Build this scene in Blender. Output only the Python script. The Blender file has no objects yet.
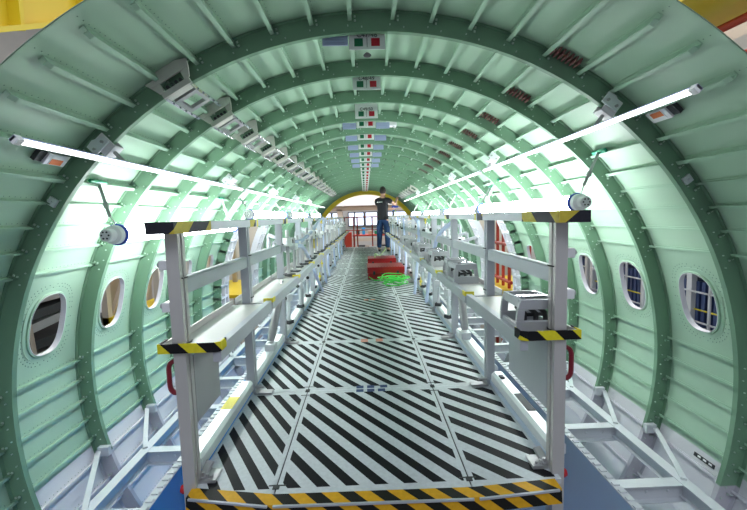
import bpy, bmesh, math, random
from mathutils import Vector, Matrix
random.seed(7)
PI = math.pi
SC = bpy.context.scene
COL = SC.collection
def R(d): return math.radians(d)

# ------------------------------------------------------------------ materials
def new_mat(name):
    m = bpy.data.materials.new(name); m.use_nodes = True
    nt = m.node_tree; b = nt.nodes['Principled BSDF']
    return m, nt, b
def mat(name, col, rough=.5, metal=0., noise=0., nscale=8., bump=0., bscale=40., emit=None, estr=0., stretch=None, spec=None):
    m, nt, b = new_mat(name)
    b.inputs['Base Color'].default_value = (*col, 1)
    b.inputs['Roughness'].default_value = rough
    b.inputs['Metallic'].default_value = metal
    if spec is not None: b.inputs['Specular IOR Level'].default_value = spec
    tc = nt.nodes.new('ShaderNodeTexCoord')
    mp = nt.nodes.new('ShaderNodeMapping'); nt.links.new(tc.outputs['Object'], mp.inputs[0])
    if stretch: mp.inputs['Scale'].default_value = stretch
    if noise > 0:
        n = nt.nodes.new('ShaderNodeTexNoise'); n.inputs['Scale'].default_value = nscale; n.inputs['Detail'].default_value = 5
        nt.links.new(mp.outputs[0], n.inputs['Vector'])
        mx = nt.nodes.new('ShaderNodeMix'); mx.data_type = 'RGBA'
        mx.inputs[6].default_value = (*[c*(1-noise) for c in col], 1)
        mx.inputs[7].default_value = (*[min(1, c*(1+noise)) for c in col], 1)
        nt.links.new(n.outputs['Fac'], mx.inputs[0]); nt.links.new(mx.outputs[2], b.inputs['Base Color'])
        if metal > .3:
            mr = nt.nodes.new('ShaderNodeMapRange'); mr.inputs[3].default_value = rough*.75; mr.inputs[4].default_value = min(1, rough*1.3)
            nt.links.new(n.outputs['Fac'], mr.inputs[0]); nt.links.new(mr.outputs[0], b.inputs['Roughness'])
    if bump > 0:
        n2 = nt.nodes.new('ShaderNodeTexNoise'); n2.inputs['Scale'].default_value = bscale
        nt.links.new(mp.outputs[0], n2.inputs['Vector'])
        bp = nt.nodes.new('ShaderNodeBump'); bp.inputs['Strength'].default_value = bump; bp.inputs['Distance'].default_value = .01
        nt.links.new(n2.outputs['Fac'], bp.inputs['Height']); nt.links.new(bp.outputs[0], b.inputs['Normal'])
    if emit:
        b.inputs['Emission Color'].default_value = (*emit, 1); b.inputs['Emission Strength'].default_value = estr
    return m

def primer(name, green, grey, zb, rough=.45):
    """two-paint surface: green primer above, pale grey paint in the lower lobe"""
    m, nt, b = new_mat(name)
    b.inputs['Roughness'].default_value = rough
    tc = nt.nodes.new('ShaderNodeTexCoord'); sp = nt.nodes.new('ShaderNodeSeparateXYZ')
    nt.links.new(tc.outputs['Object'], sp.inputs[0])
    mr = nt.nodes.new('ShaderNodeMapRange'); mr.inputs[1].default_value = zb-.004; mr.inputs[2].default_value = zb+.004
    nt.links.new(sp.outputs['Z'], mr.inputs[0])
    n = nt.nodes.new('ShaderNodeTexNoise'); n.inputs['Scale'].default_value = 2.2; n.inputs['Detail'].default_value = 6
    nt.links.new(tc.outputs['Object'], n.inputs['Vector'])
    mg = nt.nodes.new('ShaderNodeMix'); mg.data_type = 'RGBA'
    mg.inputs[6].default_value = (*[c*.9 for c in green], 1); mg.inputs[7].default_value = (*[c*1.1 for c in green], 1)
    nt.links.new(n.outputs['Fac'], mg.inputs[0])
    mx = nt.nodes.new('ShaderNodeMix'); mx.data_type = 'RGBA'
    nt.links.new(mr.outputs[0], mx.inputs[0]); mx.inputs[6].default_value = (*grey, 1)
    nt.links.new(mg.outputs[2], mx.inputs[7]); nt.links.new(mx.outputs[2], b.inputs['Base Color'])
    return m

def stripes(name, ca, cb, slope, period, duty, off=0., half=None, axis='XY', rough=.5):
    """diagonal stripes; ca = stripe colour. slope = dy/dx. half=(hx,hy) limits stripes to inside the panel borders"""
    m, nt, b = new_mat(name)
    b.inputs['Roughness'].default_value = rough; b.inputs['Specular IOR Level'].default_value = .12
    tc = nt.nodes.new('ShaderNodeTexCoord'); sp = nt.nodes.new('ShaderNodeSeparateXYZ')
    nt.links.new(tc.outputs['Object'], sp.inputs[0])
    def M(op, a, c=None, d=None):
        n = nt.nodes.new('ShaderNodeMath'); n.operation = op
        for i, v in enumerate((a, c, d)):
            if v is None: continue
            if isinstance(v, (int, float)): n.inputs[i].default_value = v
            else: nt.links.new(v, n.inputs[i])
        return n.outputs[0]
    ax = {'X': sp.outputs['X'], 'Y': sp.outputs['Y'], 'Z': sp.outputs['Z']}
    if axis == 'TAPE':      # works on boxes seen from any side
        u = M('ADD', M('ADD', ax['X'], ax['Y']), M('MULTIPLY', ax['Z'], slope))
    else:
        u = M('SUBTRACT', ax[axis[1]], M('MULTIPLY', ax[axis[0]], slope))
    fr = M('FRACT', M('ADD', M('DIVIDE', u, period), 100.0+off))
    on = M('LESS_THAN', fr, duty)
    if half:
        on = M('MULTIPLY', on, M('LESS_THAN', M('ABSOLUTE', sp.outputs['X']), half[0]))
        on = M('MULTIPLY', on, M('LESS_THAN', M('ABSOLUTE', sp.outputs['Y']), half[1]))
    n = nt.nodes.new('ShaderNodeTexNoise'); n.inputs['Scale'].default_value = 60; n.inputs['Detail'].default_value = 4
    nt.links.new(tc.outputs['Object'], n.inputs['Vector'])
    mx = nt.nodes.new('ShaderNodeMix'); mx.data_type = 'RGBA'
    nt.links.new(on, mx.inputs[0]); mx.inputs[6].default_value = (*cb, 1); mx.inputs[7].default_value = (*ca, 1)
    m2 = nt.nodes.new('ShaderNodeMix'); m2.data_type = 'RGBA'; m2.blend_type = 'MULTIPLY'; m2.inputs[0].default_value = .35
    nt.links.new(mx.outputs[2], m2.inputs[6])
    gr = nt.nodes.new('ShaderNodeMapRange'); gr.inputs[1].default_value = .3; gr.inputs[2].default_value = .7; gr.inputs[3].default_value = .75; gr.inputs[4].default_value = 1.2
    nt.links.new(n.outputs['Fac'], gr.inputs[0])
    cc = nt.nodes.new('ShaderNodeCombineColor')
    for i in range(3): nt.links.new(gr.outputs[0], cc.inputs[i])
    nt.links.new(cc.outputs[0], m2.inputs[7]); nt.links.new(m2.outputs[2], b.inputs['Base Color'])
    bp = nt.nodes.new('ShaderNodeBump'); bp.inputs['Strength'].default_value = .25; bp.inputs['Distance'].default_value = .002
    nt.links.new(n.outputs['Fac'], bp.inputs['Height']); nt.links.new(bp.outputs[0], b.inputs['Normal'])
    return m

GREEN = (.30, .52, .38); GREY = (.72, .715, .745)
M = {}
M['skin'] = primer('skin_primer', (.365, .535, .40), GREY, -.45)
M['frame'] = primer('frame_primer_shaded', (.165, .30, .195), (.52, .51, .56), -.5)  # frame green set darker than the skin: shade on the webs put into colour
M['stringer'] = primer('stringer_primer', (.35, .53, .395), (.68, .67, .72), -.45)
M['rivet'] = mat('rivet_metal', (.16, .27, .2), .4, .2)
M['clip'] = mat('clip_pale', (.55, .68, .6), .35, .2)
M['reveal'] = mat('window_edge_white', (.66, .66, .7), .4)
M['hole'] = mat('hole_dark', (.05, .12, .08), .7)
M['alu'] = mat('aluminium', (.48, .50, .54), .5, .3, .12, 3, .05, 60, stretch=(1, 1, .3))
M['alu_brown'] = mat('aluminium_raw', (.56, .545, .53), .5, .3, .15, 3)
M['alu_white'] = mat('aluminium_bright', (.74, .77, .80), .35, .3, .06, 6)
M['chrome'] = mat('chrome', (.75, .75, .78), .15, 1.)
M['steel'] = mat('steel_bracket', (.42, .42, .43), .45, .5, .1, 10)
M['cast'] = mat('cast_grey', (.44, .45, .47), .5, .35, .1, 14)
M['bracket'] = mat('bracket_grey', (.56, .55, .51), .5, .2, .1, 14)
M['black'] = mat('black_plastic', (.02, .02, .022), .45)
M['dark'] = mat('dark_steel', (.05, .055, .06), .6, .3, .2, 10)
M['white'] = mat('white_plastic', (.8, .8, .82), .35)
M['white_paint'] = mat('white_painted_beam', (.62, .64, .67), .4, 0, .05, 5)
M['darkred'] = mat('dark_red_plastic', (.20, .008, .02), .3)
M['red'] = mat('red_plastic', (.5, .012, .02), .3)
M['red_case'] = mat('red_tool_case', (.42, .012, .016), .35, 0, .15, 12)
M['red_paint'] = mat('red_painted_steel', (.50, .05, .03), .4)
M['orange'] = mat('orange_sticker', (.85, .22, .07), .5)
M['green_mag'] = mat('green_magnet', (.01, .30, .16), .35)
M['green_hose'] = mat('green_hose', (.10, .80, .12), .35)
M['lime_hose'] = mat('lime_hose', (.45, .75, .12), .35)
M['blue_paint'] = mat('blue_paint', (.02, .36, .92), .35, 0, .05, 6)
M['blue_pale'] = mat('faded_blue_paint', (.52, .63, .76), .3, .1, .06, 6)
M['blue_ring'] = mat('blue_rubber', (.03, .08, .50), .4)
M['hose_blue'] = mat('translucent_blue_hose', (.62, .70, .93), .25)
M['yellow'] = mat('yellow_paint', (.88, .66, .03), .4, 0, .06, 3)
M['yellow_tape'] = mat('yellow_tape', (.80, .68, .05), .5)
M['cream'] = mat('cream_paint', (.68, .60, .52), .7, 0, .08, 2)
M['beige'] = mat('beige_steel', (.50, .42, .34), .7, 0, .12, 4)
M['concrete'] = mat('concrete_floor', (.30, .30, .31), .6, 0, .15, 1.2, .1, 20)
M['hallwall'] = mat('hall_wall_panel', (.50, .48, .46), .8, 0, .15, 1.5)
M['purple'] = mat('lilac_film', (.33, .36, .58), .3, .2, .25, 12)
M['placard'] = mat('white_placard', (.82, .83, .83), .5)
M['sq_green'] = mat('green_patch', (.01, .15, .07), .5)
M['sq_red'] = mat('red_patch', (.50, .01, .03), .5)
M['ink'] = mat('ink', (.02, .02, .03), .6)
M['lav'] = mat('bluish_label', (.40, .45, .68), .4)
M['navy_tape'] = mat('navy_tape', (.03, .06, .17), .5); M['orange_tape'] = mat('faded_orange_tape', (.72, .27, .18), .5); M['green_tape'] = mat('dark_green_tape', (.05, .14, .09), .5)
M['tape'] = stripes('hazard_tape', (.012, .012, .014), (.75, .66, .03), 1., .13, .5, axis='TAPE')
M['tape_edge'] = stripes('hazard_edge_paint', (.014, .014, .012), (.70, .37, .02), 1.25, .118, .5, axis='TAPE')
M['tape_dim2'] = stripes('hazard_tape_worn_right', (.03, .03, .04), (.55, .44, .06), -1.2, .26, .55, off=.25, axis='TAPE')
M['tape_dim'] = stripes('hazard_tape_worn', (.03, .03, .04), (.55, .44, .06), -1.2, .26, .55, axis='TAPE')
M['lamp'] = mat('lamp_tube', (1, 1, 1), .3, emit=(.95, .97, 1.0), estr=29)
M['lamp2'] = mat('batten_diffuser', (1, 1, 1), .3, emit=(.95, .96, 1.0), estr=2.2)
M['pane_light'] = mat('daylight_pane', (.8, .85, 1), .4, emit=(.72, .80, 1.0), estr=1.1)
M['skinp'] = mat('human_skin', (.50, .29, .20), .5)
M['hair'] = mat('dark_hair', (.02, .015, .012), .6, 0, .2, 60)
M['tee'] = mat('black_cotton', (.010, .011, .016), .8, 0, .3, 30)
M['jeans'] = mat('blue_denim', (.014, .05, .15), .8, 0, .25, 30)
M['shoe'] = mat('shoe', (.03, .03, .03), .5)
M['louver_blue'] = mat('blue_plastic_bin', (.05, .08, .20), .4, 0, .3, 5)
M['grill'] = mat('red_brown_strip', (.22, .10, .09), .5)

# ------------------------------------------------------------------ mesh builder
class MB:
    def __init__(s): s.v = []; s.f = []; s.mi = []; s.mats = []
    def _m(s, m):
        if m not in s.mats: s.mats.append(m)
        return s.mats.index(m)
    def raw(s, vs, fs, m=None):
        o = len(s.v); s.v += [tuple(v) for v in vs]
        k = s._m(m) if m else 0
        for f in fs: s.f.append(tuple(i+o for i in f)); s.mi.append(k)
        return s
    def box(s, x0, x1, y0, y1, z0, z1, m=None, T=None):
        x0, x1 = sorted((x0, x1)); y0, y1 = sorted((y0, y1)); z0, z1 = sorted((z0, z1))
        vs = [Vector(p) for p in ((x0,y0,z0),(x1,y0,z0),(x1,y1,z0),(x0,y1,z0),(x0,y0,z1),(x1,y0,z1),(x1,y1,z1),(x0,y1,z1))]
        if T: vs = [T @ v for v in vs]
        return s.raw(vs, [(0,3,2,1),(4,5,6,7),(0,1,5,4),(1,2,6,5),(2,3,7,6),(3,0,4,7)], m)
    def prism(s, poly, a, b, axis='y', m=None, T=None):
        """poly: list of 2D points; extruded a..b along axis. axis y -> (x,z); x -> (y,z); z -> (x,y)"""
        def P(p, t):
            v = {'y': (p[0], t, p[1]), 'x': (t, p[0], p[1]), 'z': (p[0], p[1], t)}[axis]
            v = Vector(v); return T @ v if T else v
        n = len(poly); vs = [P(p, a) for p in poly]+[P(p, b) for p in poly]
        fs = [tuple(range(n)), tuple(range(2*n-1, n-1, -1))]
        for i in range(n): j = (i+1) % n; fs.append((i, i+n, j+n, j))
        return s.raw(vs, fs, m)
    def bar(s, p, q, w, h, m=None, up=(0,0,1)):
        p, q = Vector(p), Vector(q); d = (q-p); L = d.length; d.normalize()
        u = Vector(up); x = d.cross(u)
        if x.length < 1e-3: x = d.cross(Vector((0,1,0)))
        x.normalize(); u = x.cross(d)
        T = Matrix((( x.x, d.x, u.x, p.x),( x.y, d.y, u.y, p.y),( x.z, d.z, u.z, p.z),(0,0,0,1)))
        return s.box(-w/2, w/2, 0, L, -h/2, h/2, m, T)
    def tube(s, pts, r, n=10, m=None, cap=True):
        pts = [Vector(p) for p in pts]; N = len(pts)
        rs = r if isinstance(r, (list, tuple)) else [r]*N
        t0 = (pts[1]-pts[0]).normalized()
        a = t0.orthogonal().normalized(); vs = []; fs = []
        for i, p in enumerate(pts):
            t = ((pts[i+1]-p).normalized() if i < N-1 else (p-pts[i-1]).normalized())
            if 0 < i < N-1: t = (t+(p-pts[i-1]).normalized()).normalized()
            a = (a - t*a.dot(t)).normalized(); b = t.cross(a)
            for k in range(n):
                an = 2*PI*k/n; vs.append(p+(a*math.cos(an)+b*math.sin(an))*rs[i])
        for i in range(N-1):
            for k in range(n):
                k2 = (k+1) % n; fs.append((i*n+k, i*n+k2, (i+1)*n+k2, (i+1)*n+k))
        if cap: fs.append(tuple(range(n-1, -1, -1))); fs.append(tuple((N-1)*n+k for k in range(n)))
        return s.raw(vs, fs, m)
    def lathe(s, prof, c, axis='z', n=20, m=None):
        """prof: (r,h) list, open ends closed if r==0"""
        vs = []; fs = []; c = Vector(c)
        for r, h in prof:
            for k in range(n):
                a = 2*PI*k/n; x, y = r*math.cos(a), r*math.sin(a)
                v = {'z': (x, y, h), 'y': (x, h, y), 'x': (h, x, y)}[axis]
                vs.append(c+Vector(v))
        for i in range(len(prof)-1):
            for k in range(n):
                k2 = (k+1) % n; fs.append((i*n+k, i*n+k2, (i+1)*n+k2, (i+1)*n+k))
        fs.append(tuple(range(n-1, -1, -1))); fs.append(tuple((len(prof)-1)*n+k for k in range(n)))
        return s.raw(vs, fs, m)
    def build(s, name, material=None, parent=None, smooth=False, loc=None, bevel=0., solid=0.):
        me = bpy.data.meshes.new(name); me.from_pydata([tuple(v) for v in s.v], [], s.f)
        ms = s.mats or [material]
        for m in ms: me.materials.append(M[m] if isinstance(m, str) else m)
        for p, k in zip(me.polygons, s.mi): p.material_index = k if s.mats else 0
        me.update()
        if not solid:
            bm = bmesh.new(); bm.from_mesh(me); bmesh.ops.recalc_face_normals(bm, faces=bm.faces); bm.to_mesh(me); bm.free()
        if smooth:
            for p in me.polygons: p.use_smooth = True
            me.set_sharp_from_angle(angle=R(35))
        o = bpy.data.objects.new(name, me); COL.objects.link(o)
        if parent: o.parent = parent
        if loc: o.location = loc
        if bevel:
            b = o.modifiers.new('bevel', 'BEVEL'); b.width = bevel; b.segments = 2; b.limit_method = 'ANGLE'
        if solid:
            b = o.modifiers.new('solid', 'SOLIDIFY'); b.thickness = solid; b.offset = 0
        return o
def tag(o, label=None, cat=None, group=None, kind=None):
    if label: o['label'] = label
    if cat: o['category'] = cat
    if group: o['group'] = group
    if kind: o['kind'] = kind
    return o
def empty(name, loc=(0,0,0), rot=None):
    o = bpy.data.objects.new(name, None); COL.objects.link(o); o.location = loc; o.empty_display_size = .1
    if rot: o.rotation_euler = rot
    return o
CH = {}
def copy_tree(o, parent=None, depth=0):
    c = o.copy(); COL.objects.link(c); c.parent = parent
    for ch in list(o.children): copy_tree(ch, c, depth+1)
    return c
def one(mb, name, material, label, cat, group=None, kind=None, **kw):
    return tag(mb.build(name, material, **kw), label, cat, group, kind)
def tube_obj(name, pts, r, material, label, cat, group=None, n=10):
    return one(MB().tube(smooth_path(pts), r, n), name, material, label, cat, group, smooth=True)
def smooth_path(pts, k=6):
    pts = [Vector(p) for p in pts]; out = []
    P = [pts[0]*2-pts[1]]+pts+[pts[-1]*2-pts[-2]]
    for i in range(1, len(P)-2):
        for j in range(k):
            t = j/k; a, b, c, d = P[i-1], P[i], P[i+1], P[i+2]
            out.append(.5*((2*b)+(c-a)*t+(2*a-5*b+4*c-d)*t*t+(3*b-a-3*c+d)*t**3))
    out.append(pts[-1]); return out
ORD = ['nearest', 'second', 'third', 'fourth', 'fifth', 'sixth', 'seventh', 'eighth', 'ninth', 'tenth', 'eleventh', 'twelfth', 'thirteenth', 'fourteenth', 'fifteenth', 'sixteenth', 'seventeenth', 'eighteenth', 'nineteenth', 'twentieth', 'twenty-first', 'twenty-second']

# ------------------------------------------------------------------ fuselage
RS = 1.96; RI = 1.87; Y0 = 1.804; P = .533; NF = 21
FY = [Y0+P*i for i in range(NF)]
YN = 1.262; YE = FY[-1]+.35
def cyl(a, y, r=RS):        # a = degrees from the crown, + to the right
    return (r*math.sin(R(a)), y, r*math.cos(R(a)))
fus = tag(empty('fuselage_section', (0,0,0)), 'open pale green primed aircraft fuselage barrel that surrounds the whole work deck', 'aircraft fuselage')
WA = 77.0; WHY = .118; WHA = 5.35   # window centre angle, half width (m), half height (deg)
WB = (69.5, 84.5)
DOOR = (62., 116.)           # door opening angles
DY0, DY1 = FY[5], FY[8]      # skin bays opened for the door
def in_door(a, y0, y1): return DOOR[0] <= abs(a) <= DOOR[1] and y0 >= DY0-.01 and y1 <= DY1+.01
def build_skin():
    mb = MB()
    ys = [YN]+FY+[YE]
    angs = list(range(-180, 181, 2))
    brk = sorted(set(angs+[-WB[1], -WB[0], WB[0], WB[1], -DOOR[0], DOOR[0], -DOOR[1], DOOR[1]]))
    brk = [a for a in brk if not (any(0 < abs(a-b) < .6 for b in (-WB[1], -WB[0], WB[0], WB[1])))]
    for i in range(len(ys)-1):
        y0, y1 = ys[i], ys[i+1]
        for a0, a1 in zip(brk[:-1], brk[1:]):
            mid = (a0+a1)/2
            if WB[0] < abs(mid) < WB[1] and 1 <= i <= NF-1 and not in_door(mid, y0, y1): continue
            if in_door(mid, y0, y1): continue
            mb.raw([cyl(a0, y0), cyl(a1, y0), cyl(a1, y1), cyl(a0, y1)], [(0,1,2,3)])
        if 1 <= i <= NF-1:
            for sgn in (-1, 1):
                if in_door(sgn*WA, y0, y1): continue
                yc = (y0+y1)/2+.02; n = 48; inn = []; out = []
                for k in range(n):
                    t = 2*PI*k/n; c, s_ = math.cos(t), math.sin(t)
                    e = .78
                    wy = WHY*math.copysign(abs(c)**e, c); wa = WHA*math.copysign(abs(s_)**e, s_)
                    inn.append(cyl(sgn*(WA+wa), yc+wy))
                    hy0, hy1 = yc-y0, y1-yc; hy = hy1 if c > 0 else hy0; ha = (WB[1]-WB[0])/2
                    sc = 1/max(abs(c)/1, abs(s_)/1)
                    out.append(cyl(sgn*(WA+ha*s_*sc), yc+hy*c*sc))
                vs = inn+out; fs = []
                for k in range(n): k2 = (k+1) % n; fs.append((k, k2, n+k2, n+k))
                mb.raw(vs, fs)
    # outer face of the sheet and its near and far rims
    for k, f in enumerate(mb.f):     # every inner face looks at the axis
        a, b, c = (Vector(mb.v[i]) for i in f[:3]); nn = (b-a).cross(c-b)
        if nn.x*b.x+nn.z*b.z > 0: mb.f[k] = tuple(reversed(f))
    n0 = len(mb.v); outer = []
    for v in mb.v:
        r = math.hypot(v[0], v[2]); k = (r+.006)/r; outer.append((v[0]*k, v[1], v[2]*k))
    fs = [tuple(i+n0 for i in reversed(f)) for f in mb.f]
    mb.v += outer; mb.f += fs; mb.mi += [0]*len(fs)
    for yy in (YN, YE):
        for a in range(-180, 180, 2): mb.raw([cyl(a, yy), cyl(a+2, yy), cyl(a+2, yy, RS+.006), cyl(a, yy, RS+.006)], [(0,1,2,3)])
    me = bpy.data.meshes.new('skin'); me.from_pydata(mb.v, [], mb.f); me.materials.append(M['skin']); me.update()
    bm = bmesh.new(); bm.from_mesh(me); bmesh.ops.remove_doubles(bm, verts=bm.verts, dist=1e-5); bm.to_mesh(me); bm.free()
    for p in me.polygons: p.use_smooth = True
    nr = []
    for v in me.vertices:
        r = math.hypot(v.co.x, v.co.z); q = -1 if r < RS+.003 else 1
        nr.append((q*v.co.x/r, 0, q*v.co.z/r))
    me.normals_split_custom_set_from_vertices(nr)
    o = bpy.data.objects.new('skin', me); COL.objects.link(o); o.parent = fus
build_skin()
def arc_segments(y):
    """angle ranges over which a frame at this y is complete"""
    if DY0+.01 < y < DY1-.01: return [(-DOOR[0], DOOR[0]), (DOOR[1], 360-DOOR[1])]
    return [(-180, 180)]
STR = [3, 8.4, 14, 19.7, 25.3, 30.9, 36.1, 41.2, 46.3, 50.9, 55.1, 59.2, 63.3, 67.3, 86, 90, 94, 98, 102, 106, 110.5, 115, 120, 125, 130, 136, 142, 148, 155, 163, 172]
STR = [-a for a in reversed(STR)]+STR
def build_frame(idx, y):
    mb = MB()
    for a0, a1 in arc_segments(y):
        n = int((a1-a0)/3); A = [a0+(a1-a0)*k/n for k in range(n+1)]
        # channel section: outer foot, web, inner flange, lip (closed profile)
        prof = [(RS-.003, y-.016), (RS-.003, y+.003), (RI+.0, y+.003-.003), (RI, y+.026), (RI+.010, y+.026), (RI+.010, y+.023), (RI+.003, y+.023), (RI+.003, y+.003), (RS-.006, y+.006), (RS-.006, y+.02), (RS-.003, y+.02)]
        prof = [(RS-.003, y-.018), (RS-.003, y+.018), (RS-.006, y+.018), (RS-.006, y+.003), (RI+.003, y+.003), (RI+.003, y+.023), (RI+.010, y+.023), (RI+.010, y+.026), (RI, y+.026), (RI, y), (RS-.006, y), (RS-.006, y-.018)]
        m = len(prof); vs = []; fs = []
        for a in A:
            for r, yy in prof: vs.append(cyl(a, yy, r))
        for i in range(n):
            for k in range(m): k2 = (k+1) % m; fs.append((i*m+k, i*m+k2, (i+1)*m+k2, (i+1)*m+k))
        mb.raw(vs, fs, 'frame')
    if idx < 12:       # clips where the stringers cross, with their fasteners
        c = mb
        for a in STR:
            if any(a0 <= a <= a1 or a0 <= a+360 <= a1 for a0, a1 in arc_segments(y)):
                T = Matrix.Rotation(R(a), 4, 'Y')
                c.box(.006, .009, y-.022, y, RS-.045, RS-.004, 'frame', T)
                c.box(.006, .024, y-.003, y-.0005, RS-.045, RS-.012, 'frame', T)
                if idx < 7:
                    for dx, dz in ((.016, -.040), (.016, -.022), (-.02, -.060), (.045, -.070)):
                        q = .0042 if dx == .016 else .0026
                        c.box(dx-q, dx+q, y-.008, y-.001, RS+dz-q, RS+dz+q, 'clip', T)
    fr = mb.build('frame', None, fus, smooth=True)
    return fr
for i, y in enumerate(FY): build_frame(i, y)
def build_stringer(a):
    mb = MB(); T = Matrix.Rotation(R(a), 4, 'Y')
    segs = [(1.33, YE-.05)]
    if DOOR[0]-1 < abs(a) < DOOR[1]+1: segs = [(1.33, DY0), (DY1, YE-.05)]
    prof = [(-.020, RS-.002), (-.020, RS-.005), (-.002, RS-.005), (-.002, RS-.033), (-.018, RS-.033), (-.018, RS-.037), (.002, RS-.037), (.002, RS-.002)]
    for y0, y1 in segs:
        n = len(prof); vs = []
        # the web tapers up over the first few centimetres
        for t, k in ((y0, .7), (y0+.02, 1.), (y1, 1.)):
            for x, z in prof:
                vs.append(T @ Vector((x*(1 if abs(a) < 52 else .7), t, RS-.002-(RS-.002-z)*k*(1 if abs(a) < 52 else .55))))
        fs = [tuple(range(n)), tuple(range(3*n-1, 2*n-1, -1))]
        for q in range(2):
            for k in range(n): k2 = (k+1) % n; fs.append((q*n+k, (q+1)*n+k, (q+1)*n+k2, q*n+k2))
        mb.raw(vs, fs)
    mb.build('stringer', 'stringer', fus)
for a in STR: build_stringer(a)
# rivets beside the stringers, nearest bays
rv = MB()
def rivet(a, y, s=.0022, r=RS-.002):
    T = Matrix.Rotation(R(a), 4, 'Y')
    v = [T @ Vector(p) for p in ((-s, y-s, r), (s, y-s, r), (s, y+s, r), (-s, y+s, r), (0, y, r-.002))]
    rv.raw(v, [(0,1,4),(1,2,4),(2,3,4),(3,0,4)])
for a in STR:
    if abs(a) > 125: continue
    y = 1.29
    while y < 3.4:
        if min(abs(y-f) for f in FY) > .02: rivet(a-.35 if a > 0 else a+.35, y)
        y += .026
for f in FY[:5]:
    k = -125
    while k < 125:
        rivet(k, f-.012); rivet(k, f+.012); k += .9
for sgn in (-1, 1):
    for b in range(4):
        yc = (FY[b]+FY[b+1])/2+.02
        for ring, n in ((.035, 40), (.052, 46)):
            for k in range(n):
                t = 2*PI*k/n; c, s_ = math.cos(t), math.sin(t)
                wy = (WHY+ring)*math.copysign(abs(c)**.7, c); wa = (WHA+math.degrees(ring/RS))*math.copysign(abs(s_)**.7, s_)
                rivet(sgn*(WA+wa), yc+wy, .003)
tag(rv.build('rivet_rows', 'rivet', fus), kind='stuff')
def win_ring(sgn, yc):
    n = 48; mb = MB(); mr = MB()
    def loop(g, r, e=.78):
        out = []
        for k in range(n):
            t = 2*PI*k/n; c, s_ = math.cos(t), math.sin(t)
            wy = (WHY+g)*math.copysign(abs(c)**e, c); wa = (WHA+math.degrees(g/RS))*math.copysign(abs(s_)**e, s_)
            out.append(cyl(sgn*(WA+wa), yc+wy, r))
        return out
    def shell(mbx, loops, close=True):
        vs = [v for l in loops for v in l]; L = len(loops); fs = []
        for i in range(L if close else L-1):
            j = (i+1) % L
            for k in range(n): k2 = (k+1) % n; fs.append((i*n+k, i*n+k2, j*n+k2, j*n+k))
        mbx.raw(vs, fs)
    shell(mb, [loop(.0, RS-.002), loop(.0, RS-.012), loop(.007, RS-.011), loop(.010, RS-.004), loop(.030, RS-.0035), loop(.030, RS-.002)])
    shell(mr, [loop(-.003, RS-.014), loop(-.003, RS+.018), loop(.012, RS+.018), loop(.012, RS+.003), loop(.0, RS+.003), loop(0, RS-.014)])
    f = mb.build('window_frame', 'skin', fus, smooth=True)
    mr.build('window_edge', 'reveal', f, smooth=True)
for sgn in (-1, 1):
    for b in range(NF-1):
        y0, y1 = FY[b], FY[b+1]
        if in_door(sgn*WA, y0, y1): continue
        win_ring(sgn, (y0+y1)/2+.02)
# door surrounds: white ladder-like edge frames at both sides of each door opening
for sgn in (-1, 1):
    for (ya, yb) in ((DY0, DY0+.27), (DY1-.27, DY1)):
        mb = MB()
        for yy in (ya+.005, (ya+yb)/2, yb-.02):
            A = [DOOR[0]+(DOOR[1]-DOOR[0])*k/24 for k in range(25)]
            for a0, a1 in zip(A[:-1], A[1:]):
                vs = [cyl(sgn*a, y_, r) for a in (a0, a1) for y_ in (yy, yy+.022) for r in (RS-.09, RS)]
                mb.raw(vs, [(0,1,3,2),(4,6,7,5),(0,4,5,1),(2,3,7,6),(0,2,6,4),(1,5,7,3)])
        k = DOOR[0]
        while k <= DOOR[1]+.1:
            vs = [cyl(sgn*a, y_, r) for a in (k-.45, k+.45) for y_ in (ya, yb) for r in (RS-.085, RS)]
            mb.raw(vs, [(0,1,3,2),(4,6,7,5),(0,4,5,1),(2,3,7,6),(0,2,6,4),(1,5,7,3)]); k += 4.5
        mb.build('door_surround', 'white_paint', fus)
# cabin floor structure below the deck: edge beams, cross beams and braces (white)
for sgn, bx, bz in ((-1, -1.57, -.5), (1, 1.60, -.46)):
    mb = MB()
    mb.box(bx-.03, bx+.03, YN+.1, YE-.1, bz-.004, bz+.004); mb.box(bx-.004, bx+.004, YN+.1, YE-.1, bz-.075, bz)
    mb.box(bx-.025, bx+.025, YN+.1, YE-.1, bz-.08, bz-.075)
    mb.build('floor_edge_beam', 'white_paint', fus)
    for i, y in enumerate(FY):
        c = MB(); xi = sgn*1.02
        c.box(bx, xi, y-.03, y+.03, bz-.006, bz); c.box(bx, xi, y-.003, y+.003, bz-.09, bz-.006); c.box(bx, xi, y-.03, y+.03, bz-.096, bz-.09)
        if i < 6:
            for k in range(4):
                xx = bx+(xi-bx)*(.15+.2*k); c.box(xx-.006, xx+.006, y-.009, y-.002, bz-.055, bz-.043)
        c.build('floor_crossbeam', 'white_paint', fus)
        if i < NF-1:
            q = MB(); y2 = FY[i+1]; xf = sgn*1.86; zf = -.545
            q.bar((bx+sgn*.0, y, bz+.01), (xf, y2-.02, zf+.06), .028, .014)
            q.box(xf-sgn*.07, xf, y2-.03, y2-.002, zf+.03, zf+.09)
            q.build('floor_brace', 'white_paint', fus)
# small marking plate on the lower right skin
mb = MB(); T = Matrix.Rotation(R(104.5), 4, 'Y')
mb.box(-.012, .012, 1.93, 2.06, RS-.006, RS-.003, 'dark', T)
for k in range(3): mb.box(-.006, .004, 1.945+.035*k, 1.965+.035*k, RS-.0068, RS-.006, 'placard', T)
mb.build('marking_plate', None, fus)
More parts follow.
